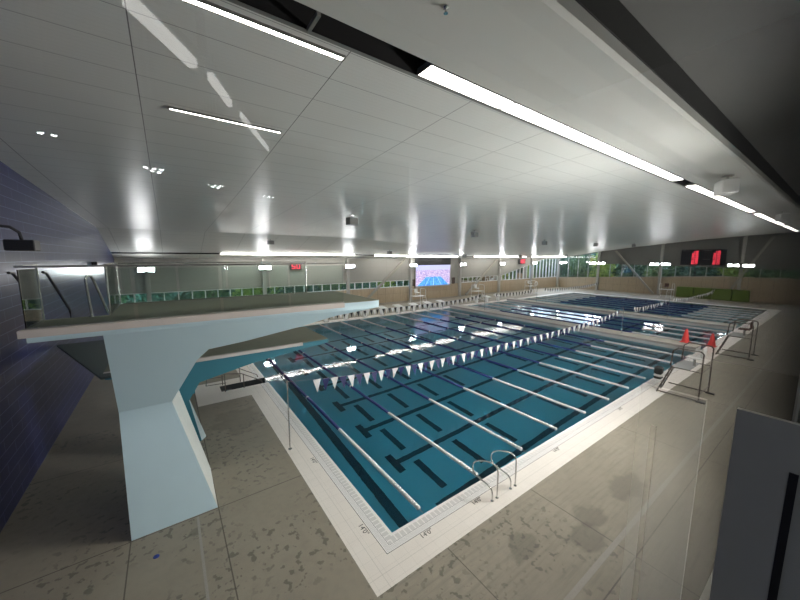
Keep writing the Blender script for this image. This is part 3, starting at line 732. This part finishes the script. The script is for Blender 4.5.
for x, y in ((-4.66, 3.17), (-4.66, 4.93), (-5.58, 3.12), (-.02, 4.93)):
    mb = MB(); mb.tube([(x, y, 5.0), (x, y, 6.0)], .02); part(mb, 'post', MAT['steel'], rl, Lr)
gr = empty('grab_rail', (-4.9, 3.14, 5.0), label='chrome inverted U grab rail at the ladder opening of platform', cat='grab rail'); 
mb = MB(); mb.tube([(-.02,-.06,0),(-.05,-.06,.6),(-.055,-.05,.72),(-.03,-.03,.79),(.02,0,.78),(.05,.02,.7),(.10,.1,.45),(.19,.16,.02)], .022, 10); o = mb.build('rail_tube', MAT['steel'], gr)
mb = MB(); mb.lathe([(.05,0),(.05,.012),(.02,.015)], -.02, -.06, 12); mb.build('flange', MAT['steel'], gr)
# stair behind the towers, along the blue wall
st = empty('stair_railing', (-6.2, 5.2, 0), label='pair of dark sloping stair handrails beside the navy tiled wall', cat='railing'); Ls = -Vector(st.location)
a0, a1 = Vector((0, 3.4, 4.85)), Vector((0, 11.6, .05))
for x in (-6.5, -5.98):
    mb = MB(); mb.tube([(x, 5.35, 5.80), (x, 5.6, 5.78), (x, 7.3, 4.67), (x, 7.3, 4.3), (x, 6.5, 4.2)], .03, 8); part(mb, 'handrail', MAT['steel_dark'], st, Ls)
# 3 m tower
t3 = empty('diving_tower', (-3.3, 7.5, 0), label='lower teal diving tower standing behind the pale blue one', cat='diving tower'); L3 = -Vector(t3.location)
Z0, Z1 = 6.3, 8.9
mb = MB(); mb.prism([(-5.3, 2.86), (1.28, 2.96), (1.28, 2.84), (-.16, 2.69), (-1.4, 2.55), (-3.1, 2.2), (-3.42, 1.66), (-4.4, 1.66), (-4.7, 2.7), (-5.3, 2.78)], 'y', Z0, Z1); part(mb, 'platform_beam', MAT['tower_teal'], t3, L3)
mb = MB()
top = [(-4.4, Z0+.05), (-3.42, Z0+.05), (-3.42, Z0+.35), (-4.4, Z0+.35)]; bot = [(-4.5, 6.78), (-3.15, 6.78), (-3.0, 7.0), (-4.5, 7.0)]
v_ = [(x, y, 1.7) for x, y in top] + [(x, y, 0) for x, y in bot]
mb.add(v_, [(0,1,5,4),(2,3,7,6),(3,0,4,7),(4,5,6,7)]); part(mb, 'tower_leg', MAT['tower_teal'], t3, L3)
mb = MB(); mb.face([v_[1], v_[2], v_[6], v_[5]]); o = part(mb, 'leg_side_face', MAT['teal_side'], t3, L3); o['label'] = 'side face of the teal leg, coloured sunlit grey'
mb = MB(); mb.box(-5.3, .22, Z0-.12, Z0-.0, 2.90, 3.0); part(mb, 'edge_cap', MAT['cap'], t3, L3)
mb = MB(); mb.box(-5.3, 1.25, Z0, Z1, 2.97, 3.0); part(mb, 'platform_deck', MAT['deckmat'], t3, L3)
mb = MB(); mb.prism([(-5.31, 5.85), (-4.2, 5.85), (-4.2, Z0-.13), (-5.305, Z0-.13), (-5.305, 11.0), (-7.1, 11.0)], 'z', 2.93, 2.995); part(mb, 'landing', MAT['landing'], t3, L3)
mb = MB(); mb.box(-3.75, -3.05, 11.4, 12.1, 0, 1.1, .01); tag(mb.build('pedestal', MAT['tower_teal']), 'dark teal block standing behind the lower tower leg', 'block')

# glass railing hints on lower platform
rl3 = empty('glass_railing', (-2.6, 8.8, 3.0), label='glass railing on the lower teal diving platform', cat='railing'); L33 = -Vector(rl3.location)
for x0_, x1_ in ((-4.5, -2.2), (-2.15, .2)):
    mb = MB(); mb.box(x0_, x1_, 8.82, 8.835, 3.02, 3.95); part(mb, 'glass_panel', MAT['rail_glass'], rl3, L33)
mb = MB(); mb.beam((-4.5, 8.83, 4.0), (.2, 8.83, 4.0), .05, .035); part(mb, 'top_rail', MAT['steel'], rl3, L33)

# gooseneck lamp on the blue wall
gn = empty('gooseneck_lamp', (-7.16, 6.2, 6.55), label='black gooseneck lamp on the navy wall at the left edge', cat='lamp')
mb = MB(); mb.tube([(.015,0,.05),(.15,0,.22),(.35,.02,.32),(.55,.05,.30),(.68,.1,.18),(.70,.12,.0)], .035, 8); mb.build('curved_arm', MAT['steel_dark'], gn)
mb = MB(); mb.box(.45, .95, -.12, .36, -.26, 0, .02); mb.build('lamp_housing', MAT['steel_dark'], gn)
mb = MB(); mb.box(.001, .02, -.08, .08, -.03, .13, .006); mb.build('wall_plate', MAT['steel_dark'], gn)
mb = MB(); mb.box(-7.14, -6.9, 19.9, 20.4, 5.6, 5.85, .02); o = mb.build('security_camera', MAT['black']); tag(o, 'small black camera box high on the navy wall', 'camera')

# ================================================================= POOL EQUIPMENT
# lane ropes (discs strung on a cable)
def rope_mesh(name, mat, y0, y1, parent, detail):
    mb = MB(); pts = []; rad = []; y = y0; pitch = .10 if detail else .35
    while y < y1 - 1e-6:
        e = min(y1, y+pitch)
        if detail:
            pts += [(0,y+.004,0),(0,y+.02,0),(0,e-.02,0),(0,e-.004,0)]; rad += [.028,.062,.062,.028]
        else:
            pts += [(0,y,0)]; rad += [.06]
        y = e
    if not detail: pts.append((0,y1,0)); rad.append(.06)
    mb.tube(pts, .06, 8 if detail else 6, True, rad)
    return mb.build(name, mat, parent)
rA = empty('lane_rope', (0.94, 0, 0)); 
yA, yB, A5 = .19, 22.55, 4.57
rope_mesh('white_end_section', MAT['white_rope'], yA, yA+A5, rA, True)
rope_mesh('navy_middle_section', MAT['blue_rope'], yA+A5, yB-A5, rA, True)
rope_mesh('white_end_section', MAT['white_rope'], yB-A5, yB, rA, True)
for yy_ in (8.0, 11.4, 14.6):
    mb = MB(); mb.tube([(0,yy_-.05,0),(0,yy_-.03,0),(0,yy_+.03,0),(0,yy_+.05,0)], .07, 8, True, [.05,.075,.075,.05]); mb.build('marker_float', MAT['white_rope'], rA)
mb = MB(); mb.tube([(0,.0,.0),(0,.19,0)], .008, 6); mb.tube([(0,yB,0),(0,22.86,0)], .008, 6); mb.build('cable', MAT['steel'], rA)
words_ = ['first', 'second', 'third', 'fourth', 'fifth', 'sixth', 'seventh', 'eighth', 'ninth', 'tenth', 'eleventh']
for i in range(11):
    o = rA if i == 0 else copy_tree(rA)
    o.location = (.94 + 2.133*i, 0, 0.0)
    tag(o, ('navy lane rope with white ends nearest the pool corner' if i == 0 else ('navy and white lane rope closest to the first bulkhead' if i == 10 else '%s navy and white lane rope counted from the near pool corner' % words_[i])), 'lane rope', 'lane ropes of the near section')
rB = empty('lane_rope', (27.4, 0, 0))
rope_mesh('white_end_section', MAT['white_rope'], yA, yA+A5, rB, False); rope_mesh('navy_middle_section', MAT['blue_rope'], yA+A5, yB-A5, rB, False); rope_mesh('white_end_section', MAT['white_rope'], yB-A5, yB, rB, False)
for i, x in enumerate((27.4, 29.53, 31.66, 33.8)):
    o = rB if i == 0 else copy_tree(rB); o.location = (x, 0, 0)
    tag(o, '%s lane rope past the first bulkhead' % words_[i], 'lane rope', 'lane ropes between the bulkheads')
for i in range(7):
    o = copy_tree(rB); o.location = (38.6+2.13*i, 0, 0)
    tag(o, '%s lane rope past the second bulkhead' % words_[i], 'lane rope', 'lane ropes of the far section')
# bulkheads
for x0_, x1_, l in ((24.0, 25.4, 'pale walkway bulkhead crossing the pool, nearer of the two'), (35.2, 36.6, 'second pale bulkhead crossing the pool farther away')):
    r = empty('bulkhead', (x0_, 0, 0), label=l, cat='bulkhead', group='pool bulkheads'); w_ = x1_-x0_
    mb = MB(); mb.box(0, w_, .02, 22.84, .26, .32); mb.build('walkway', MAT['bulk'], r)
    mb = MB(); mb.box(.05, w_-.05, .05, 22.8, -1.2, .26); mb.build('body', MAT['white'], r)
    for x_ in (.03, w_-.03):
        mb = MB(); mb.box(x_-.04, x_+.04, .02, 22.84, .18, .335); mb.build('edge_strip', MAT['cap'], r)
for x, y, z, l in ((25.22, .85, .335, 'orange red traffic cone on the bulkhead walkway, left of the pair'), (26.9, -.2, 0, 'orange red traffic cone at the pool edge just past the bulkhead')):
    r = empty('traffic_cone', (x, y, z), label=l, cat='cone', group='pair of traffic cones by the bulkhead')
    mb = MB(); mb.lathe([(.24,.03),(.22,.07),(.15,.45),(.07,.88),(.05,.92),(.04,.92)], 0, 0, 16); mb.build('cone_body', MAT['cone'], r)
    mb = MB(); mb.box(-.26, .26, -.26, .26, 0, .04, .008); mb.build('base', MAT['cone'], r)
# backstroke flags
def sagpt(t, za, zb, sag): return za + (zb-za)*t - sag*(1-abs(2*t-1)**4)
def flags(x0, x1, y, za, zb, sag, n, dark, label, size=(.27, .44)):
    r = empty('flag_line', (x0, y, 0), label=label, cat='flag line', group='backstroke flag lines'); L = x1-x0
    mb = MB(); mb.tube([(L*k/24, 0, sagpt(k/24, za, zb, sag)) for k in range(25)], .006, 5); mb.build('cord', MAT['cord'], r)
    for k in range(n):
        t = (.95 + k*(L-1.7)/(n-1))/L; x = L*t; z = sagpt(t, za, zb, sag); w_, h = size; ph = random.uniform(-.25, .25)
        mb = MB(); dy = h*math.sin(ph); dz = h*math.cos(ph)
        mb.add([(x-w_/2,-.004,z),(x+w_/2,-.004,z),(x+random.uniform(-.02,.02),-.004+dy,z-dz),(x-w_/2,.004,z),(x+w_/2,.004,z),(x,.004+dy,z-dz)], [(0,1,2),(5,4,3),(0,3,4,1),(1,4,5,2),(2,5,3,0)])
        mb.build('pennant', MAT['whiteflag'] if k % 2 == 0 else dark, r)
flags(-.85, 24.6, 4.57, 2.27, 2.33, .52, 76, MAT['navyflag'], 'string of white and navy pennants across the near pool section')
flags(25.9, 35.0, 4.57, 2.33, 2.33, .30, 25, MAT['blackflag'], 'string of pennants between the two bulkheads on the near side')
flags(35.9, 53.5, 4.57, 2.33, 2.3, .42, 52, MAT['blackflag'], 'string of pennants in front of the green mats')
flags(2.0, 24.6, 18.0, 2.2, 2.2, .50, 68, MAT['blackflag'], 'string of black and white pennants before the far starting blocks')
flags(25.9, 35.0, 18.3, 2.2, 2.2, .30, 25, MAT['blackflag'], 'string of pennants between the bulkheads on the far side')
flags(36.0, 53.5, 18.3, 2.2, 2.3, .40, 52, MAT['blackflag'], 'string of pennants in the far pool corner')
def post(x, y, h, label, z0=0):
    r = empty('flag_post', (x, y, z0), label=label, cat='post', group='flag posts')
    mb = MB(); mb.tube([(0,0,0),(0,0,h)], .022, 8); mb.build('pole', MAT['steel'], r)
    mb = MB(); mb.lathe([(.06,0),(.06,.015),(.03,.02)], 0, 0, 12); mb.build('flange', MAT['steel'], r)
post(-.87, 4.57, 2.30, 'slim steel flag post on the tile border near diving tower')
post(24.7, 4.57, 2.0, 'steel flag post standing on the near half of first bulkhead', .335)
post(35.3, 4.57, 2.0, 'steel flag post standing on the second bulkhead', .335)
post(24.7, 18.0, 1.9, 'steel flag post on the far half of first bulkhead', .335)
post(35.3, 18.3, 1.9, 'steel flag post on the far half of second bulkhead', .335)

# starting blocks along the far edge
sb = empty('starting_block', (0, 0, 0))
mb = MB(); mb.prism([(-.05,.66),(.85,.80),(.85,.90),(-.05,.76)], 'x', -.42, .42); mb.build('top_platform', MAT['white'], sb)
mb = MB(); mb.box(-.14, .14, .18, .5, 0, .70); mb.build('pedestal', MAT['white'], sb)
mb = MB(); mb.box(-.24, .24, .08, .62, 0, .03); mb.build('base_plate', MAT['steel'], sb)
mb = MB(); mb.tube([(-.2,.02,.66),(-.2,-.1,.55),(.2,-.1,.55),(.2,.02,.66)], .018, 6); mb.build('backstroke_bar', MAT['steel'], sb)
k = 0
for x, l in [(2.0+2.13*i, None) for i in range(11)] + [(29.8, 0), (31.9, 0), (34.3, 0)]:
    o = sb if k == 0 else copy_tree(sb); o.location = (x, POOLY+.42, 0)
    tag(o, 'white starting block at the far pool edge, %s from the left' % (words_[k] if k < 11 else ('twelfth', 'thirteenth', 'fourteenth')[k-11]), 'starting block', 'starting blocks along the far edge'); k += 1

# pool ladder grab rails, near edge
for x, dx, l in ((2.62, .19, 'left chrome grab rail of the pool ladder at the near edge'), (3.38, .20, 'right chrome grab rail of the pool ladder at the near edge')):
    r = empty('ladder_rail', (x, -.69, 0), label=l, cat='handrail', group='pool ladder rails')
    mb = MB()
    P_ = [(dx,0,0),(dx,0,.62),(dx*.95,.005,.78),(dx*.85,.06,.88),(dx*.6,.18,.92),(dx*.3,.42,.86),(dx*.15,.60,.76),(dx*.05,.67,.66),(.0,.68,.5),(0,.62,.42),(0,.5,.37),(0,.25,.36),(0,.08,.34),(0,.01,.25),(0,0,.12),(0,0,0)]
    # smooth the path
    for _ in range(2):
        Q = [P_[0]]
        for a, b_ in zip(P_, P_[1:]):
            Q += [tuple(.75*u+.25*v for u, v in zip(a, b_)), tuple(.25*u+.75*v for u, v in zip(a, b_))]
        P_ = Q + [P_[-1]]
    mb.tube(P_, .02, 8); mb.build('rail_tube', MAT['steel'], r)
    for x_ in (0, dx):
        mb = MB(); mb.lathe([(.045,0),(.045,.012),(.025,.03)], x_, 0, 12); mb.build('flange', MAT['steel'], r)
# handrails of the recessed steps
for y, l in ((10.8, 'dark handrail on the near side of the recessed steps'), (11.75, 'dark handrail on the far side of the recessed steps')):
    r = empty('step_handrail', (-1.9, y, 0), label=l, cat='handrail', group='handrails of the recessed steps')
    mb = MB(); mb.tube([(-.75,0,.45),(-.7,0,.78),(-.6,0,.85),(0,0,.85),(.7,0,.72),(1.55,0,.2),(1.6,0,.05)], .02, 8); mb.tube([(-.75,0,.45),(0,0,.42),(.05,0,.42)], .016, 6); mb.build('rail_tube', MAT['bronze'], r)
    for x_ in (0, .78):
        mb = MB(); mb.tube([(x_,0,0),(x_,0,.83 if x_ == 0 else .7)], .02, 8); mb.build('upright', MAT['bronze'], r)

# lifeguard chairs on the near deck
def lifeguard(x, y, sc, seatmat, label, group=None, tube=MAT['bronze'], facing=0):
    r = empty('lifeguard_chair', (x, y, 0), facing, label, 'lifeguard chair', group)
    w_ = .8; s = sc
    for sx in (-w_, w_):
        mb = MB(); mb.tube([(sx,-.70*s,0),(sx,-.70*s,2.1),(sx,-.62*s,2.2),(sx,.15,2.2),(sx,.32,2.05),(sx,.36,1.35)], .028, 8); mb.build('side_frame', tube, r)
        mb = MB(); mb.tube([(sx,-.78,.06),(sx,.74,.06)], .028, 8); mb.build('base_rail', tube, r)
        mb = MB(); mb.box(sx-.07, sx+.07, -.92, -.62, 0, .07, .01); mb.build('foot', MAT['black'], r)
    for sx in (-w_, -w_+.0):
        pass
    for sx in (-w_, -.25):
        mb = MB(); mb.tube([(sx,.76,0),(sx,.30,1.36)], .028, 8); mb.build('ladder_rail', tube, r)
    for k in range(4):
        t = (k+.7)/4.4; mb = MB(); mb.box(-w_+.02, -.27, .76-.46*t-.05, .76-.46*t+.05, 1.36*t-.015, 1.36*t+.015); mb.build('rung', tube, r)
    mb = MB(); mb.box(-w_, w_, -.30, .34, 1.28, 1.33, .01); mb.build('foot_platform', MAT['speaker'] if group is None else MAT['white'], r)
    mb = MB(); mb.tube([(-w_,-.70*s,.35),(w_,-.70*s,.35)], .022, 6); mb.tube([(-w_,-.70*s,1.3),(w_,-.70*s,1.3)], .022, 6); mb.tube([(-w_,-.70*s,1.3),(-w_,.3,1.3)], .02, 6); mb.tube([(w_,-.70*s,1.3),(w_,.3,1.3)], .02, 6); mb.build('cross_rail', tube, r)
    mb = MB(); mb.tube([(.1,-.25,1.33),(.1,-.25,1.68)], .05, 8); mb.build('seat_pedestal', MAT['steel'], r)
    mb = MB(); mb.box(-.16, .36, -.5, .02, 1.68, 1.76, .03); mb.build('seat', seatmat, r)
    mb = MB(); mb.box(-.16, .36, -.56, -.48, 1.76, 2.22, .03); mb.build('backrest', seatmat, r)
    return r
lifeguard(15.2, -1.45, 1, MAT['white'], 'tubular lifeguard chair with white seat on the near deck')
lifeguard(25.4, -1.6, 1, MAT['brown'], 'tubular lifeguard chair with red brown seat, farther along the deck')
lifeguard(32.6, 25.7, 1, MAT['white'], 'small white lifeguard chair on the far deck, before the brace', 'white lifeguard chairs', MAT['white'], PI)
lifeguard(46.5, 26.2, 1, MAT['white'], 'white lifeguard chair with ring buoy on the far deck', 'white lifeguard chairs', MAT['white'], PI)
lifeguard(58.3, 11.0, 1, MAT['brown'], 'lifeguard chair before the end wall beside the green mats', 'far lifeguard chairs', MAT['white'], PI/2)
lifeguard(21.8, 26.0, 1, MAT['white'], 'white lifeguard chair between wall column and starting blocks', 'white lifeguard chairs', MAT['white'], PI)
mb = MB(); mb.tube([(.36*math.cos(a), 0, .36*math.sin(a)) for a in [2*PI*k/18 for k in range(19)]], .07, 8, False)
tag(mb.build('ring_buoy', MAT['white'], loc=(46.5, 25.35, 1.75)), 'white ring buoy hanging on a lifeguard chair across the pool', 'ring buoy')
bg = empty('rescue_bag', (14.75, -.62, .82), label='black and white rescue bag hanging on the nearest lifeguard chair', cat='bag')
mb = MB(); mb.box(-.28, .05, -.16, .14, -.05, .30, .05); mb.build('bag_body', MAT['glove'], bg)
mb = MB(); mb.box(-.24, .02, -.17, .15, -.16, -.06, .03); mb.build('white_band', MAT['white'], bg)
mb = MB(); mb.box(-.26, .04, -.16, .14, -.27, -.17, .03); mb.build('lower_pouch', MAT['glove'], bg)

# green mats at the end wall
for i, (y0_, y1_) in enumerate(((10.6, 8.6), (8.5, 6.5), (6.4, 4.4), (4.3, 2.6))):
    mb = MB(); mb.box(XR-1.3, XR-.6, y1_, y0_, 0, 1.62, .05); o = mb.build('gym_mat', MAT['green_mat'])
    tag(o, ['leftmost green padded mat at the end wall', 'green padded mat second from the left at end wall', 'green padded mat third from the left at end wall', 'rightmost green padded mat at the end wall'][i], 'mat', 'green mats at the end wall')

# deck drains, floor cap, depth markings
mb = MB(); mb.box(-3.545, -3.495, YN+.05, 3.05, -.01, .006); struct(mb.build('trim_4', MAT['drain']))
mb = MB(); mb.box(-6, 62, -3.10, -3.0, -.01, .006); struct(mb.build('trim_5', MAT['drain']))
mb = MB(); mb.lathe([(.055,0),(.055,.008),(.04,.012)], -4.3, 2.35, 14); tag(mb.build('floor_cap', MAT['bluesign']), 'small round blue cap on the deck before the tower foot', 'floor cap')
def text(body, x, y, rz, size, mat=MAT['ink']):
    cu = bpy.data.curves.new('depth_marking', 'FONT'); cu.body = body; cu.size = size; cu.align_x = 'CENTER'; cu.align_y = 'CENTER'; cu.extrude = .001
    o = bpy.data.objects.new('depth_marking', cu); COL.objects.link(o); o.location = (x, y, .004); o.rotation_euler = (0, 0, rz); cu.materials.append(mat)
    bpy.context.view_layer.update(); me = bpy.data.meshes.new_from_object(o.evaluated_get(bpy.context.evaluated_depsgraph_get())); m_o = bpy.data.objects.new('depth_marking', me); m_o.matrix_world = o.matrix_world.copy()
    bpy.data.objects.remove(o); COL.objects.link(m_o); m_o.name = 'depth_marking'; return m_o
for x, y, rz, l in ((.62, -.47, 0, 'black depth marking on the near border beside the corner'), (2.30, -.47, 0, 'black depth marking beside the left ladder rail'), (6.1, -.47, 0, 'black depth marking farther along the near border'),
                    (-.48, .45, -PI/2, 'black depth marking on the left border beside the corner'), (-.48, 3.55, -PI/2, 'black depth marking on left border near the flag post'), (11.0, -.47, 0, 'black depth marking on near border before the lifeguard chair')):
    tag(text("14'0\"", x, y, rz, .17), l, 'marking')

# ================================================================= OUTSIDE
mb = MB(); mb.box(-40, 110, YF+.3, 75, -.3, -.1); mb.box(XR+.3, 110, -30, YF+.3, -.3, -.1); tag(mb.build('outdoor_ground', MAT['ground']), kind='structure')
def tree_mesh(seed, h, r, nleaf, mat, name='crown'):
    rnd = random.Random(seed); mb = MB()
    blobs = [(rnd.uniform(-r,r)*.6, rnd.uniform(-r,r)*.6, rnd.uniform(.1,.95)*h, rnd.uniform(.45,.8)*r) for _ in range(11)]
    for _ in range(nleaf):
        bx, by, bz, br = rnd.choice(blobs)
        d = Vector((rnd.gauss(0,1), rnd.gauss(0,1), rnd.gauss(0,1))).normalized()*br*rnd.uniform(.6,1.05)
        c = Vector((bx,by,bz)) + d; c.z = max(.15, c.z); s = rnd.uniform(.10,.26)
        a = Vector((rnd.gauss(0,1), rnd.gauss(0,1), rnd.gauss(0,1))).normalized(); b_ = a.orthogonal().normalized(); a2 = a.cross(b_)
        mb.face([c+b_*s, c+a2*s*.6, c-b_*s, c-a2*s*.6])
    return mb
protos = []
for i, (mt, h, r) in enumerate((('leaf1', 6.5, 2.3), ('leaf2', 7.5, 2.6), ('leaf3', 5.5, 2.0))):
    root = empty('tree', (0, 0, 0)); tree_mesh(11+i, h, r, 2600, MAT[mt]).build('crown', MAT[mt], root, fixn=False)
    mb = MB(); mb.tube([(0,0,-.1),(.05,0,h*.35),(-.05,.05,h*.7)], .16, 8, True, [.2,.15,.08]); mb.build('trunk', MAT['trunk'], root)
    protos.append(root)
used = [False]*3
def tree(k, x, y, rz, s, label, group):
    o = protos[k] if not used[k] else copy_tree(protos[k]); used[k] = True
    o.location = (x, y, 0); o.rotation_euler = (0, 0, rz); o.scale = (s, s, s)
    tag(o, label, 'tree', group)
kinds = ['mid green bushy tree', 'dark green dense tree', 'bright yellow green tree']
xi = -9; n = 0
seq = [0,1,0,2,1,0,1,2,0,1,0,2,1,2,0,2,0,2,1,2]
while xi < 66:
    k = seq[n % len(seq)]
    tree(k, xi, YF+5.4+random.uniform(-.4,1.6), random.uniform(0,6), random.uniform(.85,1.1), kinds[k] + ' outside the long strip windows', 'trees outside the far wall'); xi += 4.6; n += 1
yi = -8
while yi < 34:
    k = seq[(n+3) % len(seq)]
    tree(k, XR+5.8+random.uniform(-.4,1.6), yi, random.uniform(0,6), random.uniform(.9,1.15), kinds[k] + ' outside the end wall window band', 'trees outside the end wall'); yi += 4.6; n += 1
mb = MB(); rnd = random.Random(5)
mb.box(-14, 78, YF+12, YF+12.5, 0, 6.8); mb.box(XR+12.5, XR+13, -14, 41, 0, 7.2)
for _ in range(9000):
    if rnd.random() < .62: c = Vector((rnd.uniform(-14, 78), YF+10.5+rnd.uniform(-.8,.8), rnd.uniform(0,6.4)))
    else: c = Vector((XR+11+rnd.uniform(-.8,.8), rnd.uniform(-14, 40), rnd.uniform(0,7.0)))
    s = rnd.uniform(.3,.6); a = Vector((rnd.gauss(0,1), rnd.gauss(0,1), rnd.gauss(0,1))).normalized(); b_ = a.orthogonal().normalized(); a2 = a.cross(b_)
    mb.face([c+b_*s, c+a2*s*.7, c-b_*s, c-a2*s*.7])
tag(mb.build('hedge', MAT['leaf2'], fixn=False), 'dense dark hedge leaves behind the trees outside', 'hedge', kind='stuff')

# ================================================================= WORLD, CAMERA
wd = bpy.data.worlds.new('World'); scene.world = wd; wd.use_nodes = True
nt = wd.node_tree; bg_ = nt.nodes['Background']
sky = nt.nodes.new('ShaderNodeTexSky'); sky.sky_type = 'HOSEK_WILKIE'; sky.turbidity = 6; sky.ground_albedo = .3; sky.sun_direction = (.3, .5, .8)
nt.links.new(sky.outputs[0], bg_.inputs[0]); bg_.inputs['Strength'].default_value = 22

f_px, yaw, pitch, roll = 324.08, .9485, .132, .0018
cy, sy, cp, sp = math.cos(yaw), math.sin(yaw), math.cos(pitch), math.sin(pitch)
F = Vector((cy*cp, sy*cp, -sp)); r_ = Vector((sy, -cy, 0)); u_ = r_.cross(F)
R_ = math.cos(roll)*r_ + math.sin(roll)*u_; U_ = -math.sin(roll)*r_ + math.cos(roll)*u_
cam = bpy.data.cameras.new('camera'); co = bpy.data.objects.new('camera', cam); COL.objects.link(co)
co.matrix_world = Matrix(((R_.x, U_.x, -F.x, -3.678), (R_.y, U_.y, -F.y, -5.422), (R_.z, U_.z, -F.z, 6.161), (0, 0, 0, 1)))
cam.sensor_fit = 'HORIZONTAL'; cam.sensor_width = 36; cam.lens = 36*f_px/800; cam.clip_start = .02; cam.clip_end = 400
scene.camera = co
scene.view_settings.view_transform = 'Standard'; scene.view_settings.look = 'None'; scene.view_settings.gamma = 1
scene.view_settings.use_curve_mapping = False; scene.view_settings.exposure = 0.93
cy_ = scene.cycles
cy_.use_denoising = True; cy_.max_bounces = 10; cy_.diffuse_bounces = 5; cy_.glossy_bounces = 5; cy_.transmission_bounces = 8; cy_.transparent_max_bounces = 16
cy_.sample_clamp_indirect = 6; cy_.caustics_reflective = True; cy_.caustics_refractive = True; cy_.blur_glossy = .3
